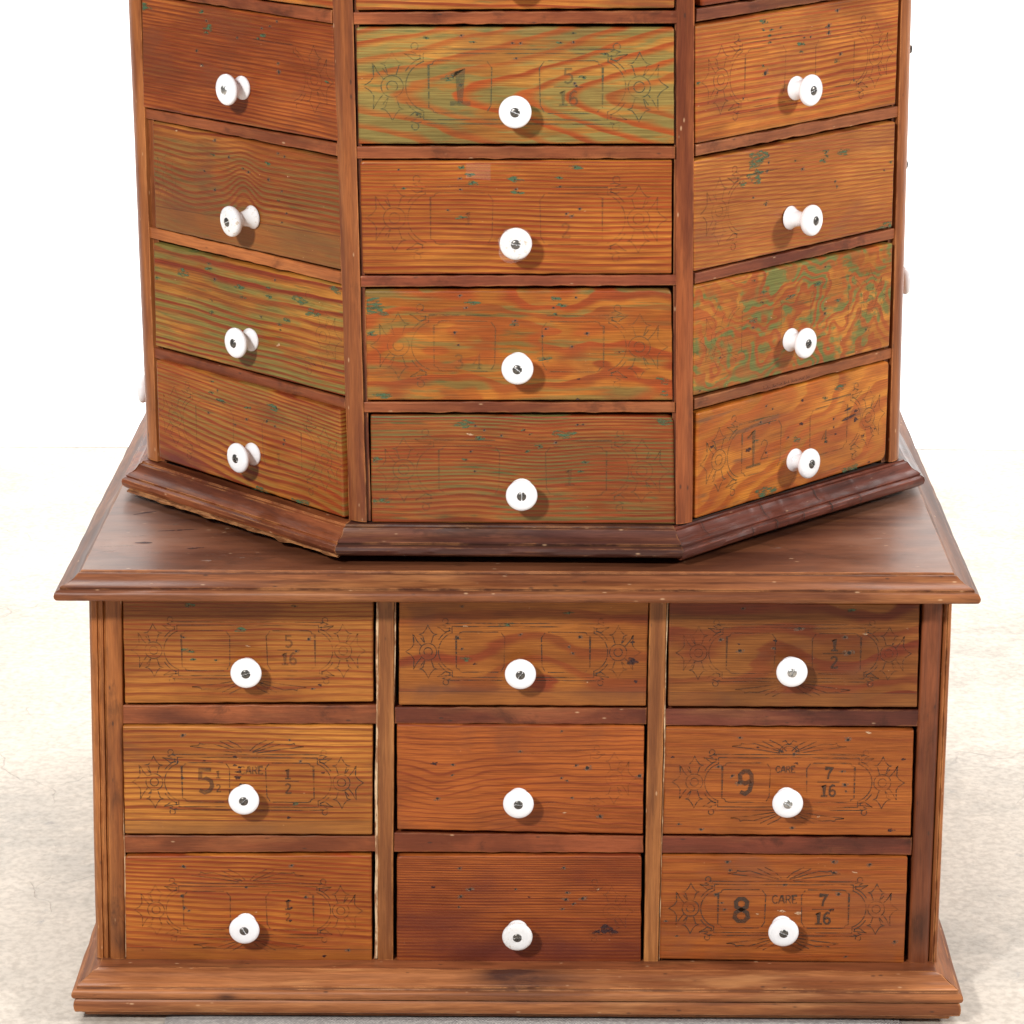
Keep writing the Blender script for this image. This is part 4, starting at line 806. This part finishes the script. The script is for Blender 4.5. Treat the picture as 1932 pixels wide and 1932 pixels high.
for e in range(4): loft('plinth_moulding', inner, prof_pl, M_plinth if e % 2 == 0 else M_plinth_side, base, wob=0.0005, seed=6, sections=[e])
M_pltop = frame_wood('plinth_top_wood', 9, 'x', A=(0.32, 0.115, 0.05), B=(0.20, 0.07, 0.036), grime=0.5, light=0.3, blot=(4, 30))
V = [(x, y, -0.2985) for x, y in inner]+[(x, y, -0.3330) for x, y in inner]
mesh_obj('plinth_board', V, [(0, 1, 2, 3), (7, 6, 5, 4), (0, 4, 5, 1), (1, 5, 6, 2), (2, 6, 7, 3), (3, 7, 4, 0)], M_pltop, base)
# carcass: side panels, back panel and the dark inside
def box_obj(name, x0, x1, y0, y1, z0, z1, mat, parent, bevel=0.0):
    V = [(x, y, z) for z in (z0, z1) for x, y in ((x0, y0), (x1, y0), (x1, y1), (x0, y1))]
    return mesh_obj(name, V, [(3, 2, 1, 0), (4, 5, 6, 7), (0, 1, 5, 4), (1, 2, 6, 5), (2, 3, 7, 6), (3, 0, 4, 7)], mat, parent)
ZT, ZB = -0.0060, -0.2988
M_side = frame_wood('side_panel_wood', 12, 'y', A=(0.30, 0.10, 0.04), B=(0.18, 0.055, 0.025), grime=0.4)
box_obj('side_panel', -0.309, -0.296, 0.062, 0.62, ZB, ZT, M_side, base)
box_obj('side_panel', 0.296, 0.309, 0.062, 0.62, ZB, ZT, M_side, base)
box_obj('back_panel', -0.309, 0.309, 0.6205, 0.632, ZB, ZT, M_side, base)
box_obj('inner_carcass', -0.2955, 0.2955, 0.072, 0.6200, ZB, ZT, M_core, base)

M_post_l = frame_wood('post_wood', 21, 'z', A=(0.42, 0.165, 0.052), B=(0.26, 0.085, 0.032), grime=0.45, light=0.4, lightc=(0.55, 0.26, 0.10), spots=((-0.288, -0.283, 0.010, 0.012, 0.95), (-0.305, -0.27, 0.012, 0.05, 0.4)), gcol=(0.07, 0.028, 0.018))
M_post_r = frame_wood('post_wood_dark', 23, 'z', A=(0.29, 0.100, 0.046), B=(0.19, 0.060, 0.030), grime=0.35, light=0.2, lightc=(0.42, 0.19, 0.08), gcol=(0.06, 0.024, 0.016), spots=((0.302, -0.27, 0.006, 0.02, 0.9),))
M_div = frame_wood('divider_wood', 27, 'z', A=(0.42, 0.185, 0.066), B=(0.28, 0.105, 0.040), grime=0.25, light=0.55, lightc=(0.55, 0.28, 0.11), blot=(4, 60))
def upright(name, sec_b, sec_t, z0, z1, mat, parent, M=None, smooth=40, n=14, wob=0.0003, seed=0.0):
    """post: cross-section (x,y) points lofted from bottom to top"""
    V = []; F = []; m_ = len(sec_b)
    for k in range(n+1):
        t = k/n; z = z0+(z1-z0)*t
        for i in range(m_):
            a = sec_b[i]; b = sec_t[i]
            x = a[0]*(1-t)+b[0]*t; y = a[1]*(1-t)+b[1]*t
            wv = wob*noise.noise(Vector((x*60+seed, y*60, z*28)))
            V.append((x+wv, y+wv*.6, z))
    for k in range(n):
        for i in range(m_): F.append((k*m_+i, k*m_+(i+1) % m_, (k+1)*m_+(i+1) % m_, (k+1)*m_+i))
    F.append(tuple(range(m_))[::-1]); F.append(tuple(n*m_+i for i in range(m_)))
    return mesh_obj(name, V, F, mat, parent, M, smooth=smooth)
# corner posts with grooves and a rounded outer moulding (section from the inner edge outwards)
def corner_sec(xi, xo, side):
    # side -1 left, +1 right;  xi inner x, xo outer x
    w_ = abs(xo-xi); s = side; y0 = 0.033
    pts = [(0.0, 0.030), (0.0, 0.0018), (0.0012, 0.0004), (0.004, -0.0006), (0.008, -0.0008), (0.0120, 0.0006), (0.0130, 0.0030), (0.0138, 0.0034), (0.0144, 0.0012), (0.0165, 0.0008), (0.0172, 0.0026), (0.0180, 0.0028), (0.0188, 0.0012), (0.0222, 0.0014), (0.0240, 0.0032), (0.0248, 0.0060), (0.0248, 0.030)]
    k = w_/0.0248
    o = [(xi+s*a*k, y0+b) for a, b in pts]
    return o if s > 0 else o[::-1]
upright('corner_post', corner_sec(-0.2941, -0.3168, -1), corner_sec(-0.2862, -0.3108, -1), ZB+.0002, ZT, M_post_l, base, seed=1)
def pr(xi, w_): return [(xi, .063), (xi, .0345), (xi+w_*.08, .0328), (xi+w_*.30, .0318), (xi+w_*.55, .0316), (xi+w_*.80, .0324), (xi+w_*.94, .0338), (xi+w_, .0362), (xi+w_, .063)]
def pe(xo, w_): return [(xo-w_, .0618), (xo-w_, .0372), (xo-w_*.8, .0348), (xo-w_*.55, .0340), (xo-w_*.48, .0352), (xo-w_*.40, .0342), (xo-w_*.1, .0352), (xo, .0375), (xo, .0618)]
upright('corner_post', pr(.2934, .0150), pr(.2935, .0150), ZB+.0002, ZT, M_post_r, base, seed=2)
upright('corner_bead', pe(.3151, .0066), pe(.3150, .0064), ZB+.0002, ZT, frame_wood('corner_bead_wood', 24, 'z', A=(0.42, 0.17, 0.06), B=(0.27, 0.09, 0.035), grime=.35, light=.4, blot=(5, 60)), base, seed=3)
def div_sec(x0, x1): return [(x0, .060), (x0, .0336), (x0+.0006, .0330), (x1-.0006, .0330), (x1, .0336), (x1, .060)]
def div_obj(b0, b1, t0, t1, mat, seed):
    return upright('divider', div_sec(b0, b1), div_sec(t0, t1), ZB+.0002, ZT, mat, base, seed=seed, wob=0.0004, smooth=30)
div_obj(-0.1045, -0.0930, -0.1000, -0.0885, M_div, 3); div_obj(0.0951, 0.1060, 0.0960, 0.1086, M_div, 4)
# bare cream edge showing beside the dividers and the left post
def strip(x0b, x1b, x0t, x1t, z0, z1, seed):
    upright('bare_wood_edge', [(x0b, .05), (x0b, .0342), (x1b, .0342), (x1b, .05)], [(x0t, .05), (x0t, .0342), (x1t, .0342), (x1t, .05)], z0, z1, M_cream, base, seed=seed, wob=0.0008, n=30, smooth=30)
strip(-0.1068, -0.1046, -0.1016, -0.1001, ZB+.001, ZT-.0005, 5)
strip(0.1061, 0.1068, 0.1087, 0.1096, ZB+.001, ZT-.0005, 6)
strip(-0.0929, -0.0921, -0.0884, -0.0874, -0.20, ZT-.0005, 7)
strip(-0.2940, -0.2929, -0.2915, -0.2903, ZB+.001, -0.115, 8)
RW = [dict(A=(0.34, 0.110, 0.045), B=(0.20, 0.060, 0.030)), dict(A=(0.36, 0.115, 0.045), B=(0.24, 0.070, 0.03)), dict(A=(0.29, 0.085, 0.040), B=(0.17, 0.045, 0.027)),
      dict(A=(0.34, 0.10, 0.042), B=(0.24, 0.065, 0.03)), dict(A=(0.17, 0.050, 0.034), B=(0.115, 0.033, 0.025)), dict(A=(0.23, 0.062, 0.036), B=(0.15, 0.042, 0.028))]
for i, q in enumerate(RAILS['B']):
    cx = sum(a[0] for a in q)/4; cz = q[3][1]
    M = face_matrix('B', cx, cz, -0.002)
    board('rail', [(a[0]-cx, a[1]-cz) for a in q], frame_wood('rail_wood_%s' % 'abcdef'[i], 31+i*3, 'x', grime=0.55, light=0.22, blot=(9, 26), **RW[i]), base, M, depth=0.03, rad=0.0006, edge=0.0005, wob=0.00035, seed=i*2.3)
for k in ('B11', 'B12', 'B13', 'B21', 'B22', 'B23', 'B31', 'B32', 'B33'): make_drawer(k, base)

# ================================================================ eight-sided cabinet
octc = empty('octagonal_cabinet', (0.0, 0.335, 0.0131))
tag(octc, 'tall eight-sided wooden drawer cabinet with white knobs standing on the low chest', 'drawer cabinet')
ZO = 0.0415; ZTOP = 0.505
V8 = [(-.2874, .2113), (-.1146, .0435), (.1201, .0408), (.2916, .2145), (.2880, .4590), (.1170, .6310), (-.1190, .6340), (-.2900, .4560)]
# corner order counter-clockwise from above: front edge runs left to right
M_ring_l = frame_wood('base_moulding_red_wood', 41, 'r', ang=math.atan2(-.1865, .1702), A=(0.29, 0.092, 0.038), B=(0.15, 0.044, 0.024), grime=0.5, light=0.3, blot=(6, 60), gcol=(0.09, 0.028, 0.018))
M_ring_m = frame_wood('base_moulding_dark_wood', 43, 'x', A=(0.155, 0.062, 0.048), B=(0.085, 0.034, 0.032), grime=0.6, light=0.2, wear=.35, gl=0.36, coat=0.3, blot=(6, 60), gcol=(0.06, 0.028, 0.022), bands=((0.0292, 0.0012, 0.9), (0.0205, .0012, .8), (0.0395, .0014, .6)))
M_ring_r = frame_wood('base_moulding_black_wood', 47, 'r', ang=math.atan2(.2028, .1953), A=(0.15, 0.048, 0.036), B=(0.085, 0.030, 0.026), grime=0.55, light=0.22, lightc=(0.26, 0.07, 0.035), gl=0.36, coat=0.25, blot=(6, 50), gcol=(0.045, 0.024, 0.022))
ring = [Vector(v) for v in [(-.2905+.0015, .2105), (-.1225, .0450), (.1120, .0418), (.2950, .2215), (.2890, .4570), (.1160, .6300), (-.1180, .6330), (-.2905, .4560)]]
prof_r = [(-0.012, 0.0200), (0.0120, 0.0200), (0.0155, 0.0206), (0.0182, 0.0226), (0.0190, 0.0252), (0.0182, 0.0276), (0.0162, 0.0288), (0.0150, 0.0291), (0.0154, 0.0304), (0.0136, 0.0318), (0.0112, 0.0326),
          (0.0088, 0.0342), (0.0070, 0.0366), (0.0058, 0.0384), (0.0034, 0.0390), (0.0030, 0.0402), (-0.012, 0.0412)]
loft('base_moulding', ring, prof_r, M_ring_l, octc, sections=[0], wob=0.0007, seed=11, step=0.006)
loft('base_moulding', ring, prof_r, M_ring_m, octc, sections=[1], wob=0.0004, seed=13, step=0.008)
mr = loft('base_moulding', ring, prof_r, M_ring_r, octc, sections=[2], wob=0.0006, seed=17, step=0.0022)
mr['label'] = 'dark cracked base moulding on the right-hand face'
for v in mr.data.vertices:      # worn, split piece: sags at its front end and is nicked by cracks
    t = (Vector((v.co.x, v.co.y))-ring[2]).length/0.257
    v.co.z += -0.0022*max(0, 1-t/0.35)**1.5*(1 if v.co.z < 0.03 else 0.4)
    for tc in (0.30, 0.42, 0.60, 0.74):
        if abs(t-tc) < 0.004: v.co.x -= 0.0003; v.co.y += 0.0003
for e in range(3, 8): loft('base_moulding', ring, prof_r, M_ring_m if e != 7 else M_ring_l, octc, sections=[e], wob=0.0005, seed=20+e)
V = []; F = []
t_ = (ring[3]-ring[2]).normalized(); nn = Vector((t_.y, -t_.x))
for tc, k0, k1, wd in ((0.34, 8, 16, .0007), (0.36, 3, 8, .0010), (0.255, 3, 7, .0006), (0.475, 3, 7, .0008), (0.57, 9, 16, .0007), (0.60, 3, 9, .0011), (0.73, 3, 8, .0007), (0.09, 8, 15, .0006)):
    b0 = len(V)
    for j in range(k0, k1):
        d_, z_ = prof_r[j]; d2_, z2_ = prof_r[j+1]; n_ = Vector((-(z2_-z_), d2_-d_)); n_ = n_/max(n_.length, 1e-9)
        u_ = tc*.257+.0008*noise.noise(Vector((j*.7, tc*30, 0)))+(j-k0)*.00018
        p = ring[2]+t_*u_+nn*(d_+.0009*1.0); w_ = wd*(0.4+.6*sin(pi*(j-k0+.5)/(k1-k0)))
        zz_ = z_+.0003
        for s_ in (-1, 1): V.append((p.x+t_.x*w_*s_*.5, p.y+t_.y*w_*s_*.5, zz_))
    for j in range(k1-k0-1): F.append((b0+2*j, b0+2*j+1, b0+2*j+3, b0+2*j+2))
merge(mr, V, F, [M_hole], [0]*len(F))
# pale broken splinters along the lower edge of the left moulding
a = Vector((ring[0].x-.0185*cos(radians(45))*.9-.004, ring[0].y-.0165)); b = Vector((ring[1].x-.0075, ring[1].y-.0185)); t = (b-a).normalized(); nn = Vector((t.y, -t.x))
V = []; F = []; n = 120
for i in range(n+1):
    f = i/n; p = a+(b-a)*f; k = 1.3*max(0, noise.noise(Vector((f*14, 3, 1)))-0.02+.12*f)+0.6*max(0, noise.noise(Vector((f*90, 9, 1))))*max(0, noise.noise(Vector((f*9, 6, 1)))+.2)
    k *= 1.0 if f > .01 else 0
    o = p+nn*(-0.0022); V += [(o.x-nn.x*.004, o.y-nn.y*.004, 0.0208), (o.x+nn.x*.0026*k, o.y+nn.y*.0026*k, 0.0196-.0012*k), (o.x+nn.x*.0042*k, o.y+nn.y*.0042*k, 0.0203+.0020*k), (o.x-nn.x*.004, o.y-nn.y*.004, 0.0225)]
for i in range(n):
    for j in range(4): F.append((i*4+j, (i+1)*4+j, (i+1)*4+(j+1) % 4, i*4+(j+1) % 4))
mesh_obj('broken_edge', V, F, frame_wood('splintered_wood', 91, 'r', ang=-.8, A=(0.50, 0.27, 0.13), B=(0.22, 0.08, 0.035), grime=.5, blot=(60, 200), coat=0, gl=.7), octc)
# turntable under it and inner core
def prism(name, pts, z0, z1, mat, parent):
    n = len(pts); V = [(p[0], p[1], z0) for p in pts]+[(p[0], p[1], z1) for p in pts]
    F = [tuple(range(n))[::-1], tuple(range(n, 2*n))]+[(i, (i+1) % n, n+(i+1) % n, n+i) for i in range(n)]
    return mesh_obj(name, V, F, mat, parent)
prism('turntable', [(0.19*cos(2*pi*i/48), 0.335+0.19*sin(2*pi*i/48)) for i in range(48)], 0.0131, 0.0198, M_core, octc)
cc = Vector((0, .335))
prism('bottom_board', [tuple(cc+(Vector(v)-cc)*0.985) for v in V8], 0.0202, 0.0409, M_core, octc)
prism('inner_core', [tuple(cc+(Vector(v)-cc)*0.905) for v in V8], 0.0411, ZTOP-.013, M_core, octc)
prism('top_panel', [tuple(cc+(Vector(v)-cc)*1.02) for v in V8], ZTOP-.0125, ZTOP, M_ring_m, octc)
# stiles at the eight corners
def fpt(k, u, d=0.0):
    (ox, oy), (ux, uy) = FACES[k]; return (ox+ux*u+uy*d, oy+uy*u-ux*d)
FACES['S'] = ((.2916, .2145), (V8[4][0]-V8[3][0], V8[4][1]-V8[3][1])); FACES['W'] = ((-.2900, .4560), (V8[0][0]-V8[7][0], V8[0][1]-V8[7][1]))
for k in 'SW':
    o, u = FACES[k]; l = Vector(u).length; FACES[k] = (o, (u[0]/l, u[1]/l))
ZS0 = 0.0414; ZS1 = ZTOP-.0128
def stile(pa0, pb0, pa1, pb1, na, nb, vtx, mat, seed, bulge=0.55, vtx_t=None):
    def sec(pa, pb, v):
        pa = Vector(pa); pb = Vector(pb); v = Vector(v); mid = (pa+pb)/2; ctl = mid+(v-mid)*bulge*1.6
        c_ = [(1-t)**2*pa+2*t*(1-t)*ctl+t*t*pb for t in [i/8 for i in range(9)]]
        return [tuple(pa-Vector(na)*.026)]+[tuple(x) for x in c_]+[tuple(pb-Vector(nb)*.026)]
    s0 = sec(pa0, pb0, vtx); s1 = sec(pa1, pb1, vtx_t or vtx)
    return upright('stile', s0, s1, ZS0, ZS1, mat, octc, seed=seed, wob=0.0003, n=24)
def outn(k): (ux, uy) = FACES[k][1]; return (uy, -ux)
def ext(a, z0, b, z1, z): return a+(b-a)*(z-z0)/(z1-z0)
SW = dict(A=(0.35, 0.128, 0.045), B=(0.21, 0.060, 0.028))
M_st1 = frame_wood('stile_wood', 51, 'z', grime=0.30, light=0.45, lightc=(0.50, 0.22, 0.08), blot=(5, 40), gcol=(0.10, 0.038, 0.022), **SW)
M_st2 = frame_wood('stile_wood_red', 53, 'z', A=(0.34, 0.105, 0.038), B=(0.20, 0.055, 0.027), grime=0.35, light=0.3, lightc=(0.44, 0.16, 0.06), blot=(5, 40), gcol=(0.09, 0.033, 0.022))
M_st0 = frame_wood('stile_wood_pale', 57, 'z', A=(0.42, 0.165, 0.055), B=(0.27, 0.085, 0.032), grime=0.3, light=0.45, lightc=(0.58, 0.27, 0.11), blot=(5, 40))
def at(z, a0, z0, a1, z1): return a0+(a1-a0)*(z-z0)/(z1-z0)
# front left stile
L0u, L1u = at(ZS0, .2312, .0398, .2230, .4145), at(ZS1, .2312, .0398, .2230, .4145)
M0u, M1u = at(ZS0, .0060, .0403, .0017, .4160), at(ZS1, .0060, .0403, .0017, .4160)
stile(fpt('L', L0u), fpt('M', M0u), fpt('L', L1u), fpt('M', M1u), outn('L'), outn('M'), V8[1], M_st1, 1, vtx_t=(V8[1][0]-.005, V8[1][1]))
L0u, L1u = at(ZS0, .2292, .0403, .2241, .4166), at(ZS1, .2292, .0403, .2241, .4166)
M0u, M1u = at(ZS0, .0092, .0391, .0023, .4164), at(ZS1, .0092, .0391, .0023, .4164)
stile(fpt('M', L0u), fpt('R', M0u), fpt('M', L1u), fpt('R', M1u), outn('M'), outn('R'), V8[2], M_st2, 2, vtx_t=(V8[2][0]-.004, V8[2][1]))
# outer left and right stiles
WL = (Vector(V8[0])-Vector(V8[7])).length
stile((-.2896, .2225), fpt('L', .0106), (-.2925, .2225), fpt('L', .009), outn('W'), outn('L'), (-.2900, .2095), M_st0, 3, vtx_t=(-.2925, .2095))
stile(fpt('R', .236), (.2945, .2260), fpt('R', .2292), (.2910, .2260), outn('R'), outn('S'), (.2945, .2120), M_st0, 4, vtx_t=(.2915, .2120))
for i in (4, 5, 6, 7):
    v = Vector(V8[i]); pa = v+(Vector(V8[i-1])-v).normalized()*.012; pb = v+(Vector(V8[(i+1) % 8])-v).normalized()*.012
    t1 = (v-Vector(V8[i-1])).normalized(); t2 = (Vector(V8[(i+1) % 8])-v).normalized()
    stile(tuple(pa), tuple(pb), tuple(pa), tuple(pb), (t1.y, -t1.x), (t2.y, -t2.x), V8[i], M_st2, i)
# recessed runners beside the stiles
def runner(k, u0, u1, v0, v1, mat, seed, p=0.0055):
    b0, b1 = fpt(k, u0, -p), fpt(k, u1, -p); b2, b3 = fpt(k, u1, -.024), fpt(k, u0, -.024)
    t0, t1 = fpt(k, v0, -p), fpt(k, v1, -p); t2, t3 = fpt(k, v1, -.024), fpt(k, v0, -.024)
    upright('drawer_guide', [b0, b1, b2, b3], [t0, t1, t2, t3], ZS0+.0001, ZS1-.0002, mat, octc, seed=seed, wob=0.0003, n=20, smooth=30)
M_run = frame_wood('guide_wood', 61, 'z', A=(0.27, 0.085, 0.032), B=(0.15, 0.042, 0.022), grime=0.4, light=0.2)
M_run_d = frame_wood('guide_wood_dark', 63, 'z', A=(0.12, 0.045, 0.026), B=(0.07, 0.026, 0.018), grime=0.5, light=0.1)
runner('M', .0060, .0088, .0018, .0048, M_run, 1, .003); runner('M', .2262, .2295, .2225, .2255, M_run, 2, .003)
runner('L', .0106, .0175, .0090, .0150, M_run, 3, .0035); runner('R', .2300, .2362, .2268, .2294, M_run_d, 4, .0035)
# rails
RC = {'M': [((0.36, .115, .045), (.22, .06, .03)), ((.34, .11, .045), (.24, .07, .032)), ((.30, .085, .042), (.19, .05, .03)), ((.34, .115, .048), (.22, .062, .03))],
      'L': [((.33, .105, .045), (.21, .058, .03)), ((.34, .11, .045), (.26, .075, .033)), ((.50, .19, .065), (.38, .12, .045)), ((.27, .08, .035), (.19, .052, .027))],
      'R': [((.22, .07, .036), (.14, .042, .026)), ((.36, .135, .06), (.24, .075, .036)), ((.28, .085, .042), (.17, .045, .028)), ((.36, .13, .048), (.26, .08, .033))]}
for k in 'MLR':
    for i, q in enumerate(RAILS[k]):
        cx = sum(a[0] for a in q)/4; cz = q[3][1]
        M = face_matrix(k, cx, cz, -0.001)
        A_, B_ = RC[k][i]; extra = None
        if k == 'R' and i == 3:      # faint handwriting over the bottom right drawer
            P_ = []; xx = .085; zz = .1266
            for wd in (4, 5, 3, 7, 2):
                pts = []
                for ii in range(wd*5+1):
                    a_ = ii/5; pts.append((xx+a_*.0021+.0004*sin(a_*9)-cx, zz-cz-.0011+.0013*abs(sin(a_*3.3))+(.0016 if ii % 11 == 2 else 0)))
                P_.append(pts); xx += wd*.0021+.0022
            V, F = ribbons(P_, 0.0003, 0.0003)
            extra = [(V, F, [ink('writing_ink', 0.75, 3, (0.05, 0.012, 0.012), 200, 400, .3, .5)], [0]*len(F))]
        board('rail', [(a[0]-cx, a[1]-cz) for a in q], frame_wood('rail_wood_%s%s' % (k.lower(), 'abcd'[i]), 71+i*5+ord(k), 'x', A=A_, B=B_, grime=0.5, light=0.25, blot=(9, 26)), octc, M, depth=0.024, rad=0.0007, edge=0.0005, wob=0.0004, seed=i+ord(k)*.3, extra=extra)
for k in ('M0', 'L0', 'R0', 'L1', 'M1', 'R1', 'L2', 'M2', 'R2', 'L3', 'M3', 'R3', 'L4', 'M4', 'R4'):
    res = make_drawer(k, octc)
    if k == 'M2': tape_d = res
# clear adhesive tape on the second drawer
g = NG('clear_tape'); lw_ = g.nt.nodes.new('ShaderNodeLayerWeight'); lw_.inputs[0].default_value = 0.35
M_tape = g.bsdf((0.95, 0.93, 0.92), 0.10, alpha=g.m('ADD', 0.035, g.m('MULTIPLY', lw_.outputs['Facing'], 0.22)))
d, M, ql = tape_d
H = ql[0][1]
V = []; F = []
for j in range(9):
    for i in range(11):
        X = -0.0352+0.0172*i/10; Z = H-.0012-.0088*j/8
        V.append((X, -0.0003-0.0004*max(0, noise.noise(Vector((i*.5, j*.5, 3))))-(0.0012 if (i == 0 and j > 5) else 0), Z-0.003*(i/10)*(j/8)+(-.0014*(1-i/10) if j == 8 else 0)))
for j in range(8):
    for i in range(10): F.append((j*11+i, j*11+i+1, (j+1)*11+i+1, (j+1)*11+i))
mesh_obj('clear_tape', V, F, M_tape, d, M, smooth=60)
(ku, kz), h = KNOBS['M2']; fk, p, q = DRAWERS['M2']; cx = sum(a[0] for a in q)/4; cz = min(q[2][1], q[3][1]); kx = ku-cx; kz -= cz
V = []; F = []; n = 28
for r_, hh in ((0.0, .0196), (.004, .0194), (.0078, .0183), (.0102, .0178), (.0111, .0168), (.0114, .0145)):
    for i in range(n):
        a_ = 2*pi*i/n; k = 1+(0.16*noise.noise(Vector((cos(a_)*2, sin(a_)*2, r_*80)))+0.30*max(0, -sin(a_+.5))**3+.05*max(0, -cos(a_)))*(r_/.0128)
        V.append((kx+r_*k*cos(a_), -(hh+.0006*noise.noise(Vector((cos(a_)*3, sin(a_)*3, hh*300)))), kz+r_*k*sin(a_)))
for j in range(5):
    for i in range(n): F.append((j*n+i, j*n+(i+1) % n, (j+1)*n+(i+1) % n, (j+1)*n+i))
mesh_obj('clear_tape', V, F, M_tape, d, M, smooth=60)
# drawers on the two side faces (seen only edge-on: a knob or a bare screw stands out past the corner)
Ls = (Vector(V8[4])-Vector(V8[3])).length
rows = [(0.4090, 0.4900), (0.3170, 0.3980), (0.2250, 0.3060), (0.1330, 0.2140), (0.0420, 0.1225)]
rail_z = [0.4000, 0.3066, 0.2160, 0.1235]
for fk, knobs in (('S', {1: 's', 2: 's', 3: 'k'}), ('W', {3: 's', 4: 'k'})):
    Lf = Ls if fk == 'S' else WL
    mat = pine('pine_side_'+fk.lower(), 77 if fk == 'S' else 33, F=240, G=0.2)
    for r_, (z0, z1) in enumerate(rows):
        cx = Lf/2; M = face_matrix(fk, cx, z0, 0.0)
        ql = [(-Lf/2+.016, z1-z0), (Lf/2-.016, z1-z0), (Lf/2-.016, 0), (-Lf/2+.016, 0)]
        d = board('drawer', ql, mat, octc, M, depth=0.024, seed=r_)
        kk = knobs.get(r_)
        zc = {1: .0251, 2: .0257, 3: .0239 if fk == 'S' else .0256, 4: .0244}.get(r_, .026)
        if kk == 's':
            lathe('screw_shank', [(0.0016, 0.0), (0.0016, 0.0155)], M_screw, d, M @ Matrix.Translation((0, 0, zc)), seg=12)
            screw(d, M @ Matrix.Translation((0, 0, zc)), 0.0160 if fk == 'S' else .0150, 0.5, M_screw)
        elif kk == 'k': knob(d, M @ Matrix.Translation((0, 0, zc)), 0.0205)
    for i, z0 in enumerate(rail_z):
        M = face_matrix(fk, Lf/2, z0, -0.001)
        board('rail', [(-Lf/2+.014, .009), (Lf/2-.014, .009), (Lf/2-.014, 0), (-Lf/2+.014, 0)], M_run, octc, M, depth=0.024, seed=i)
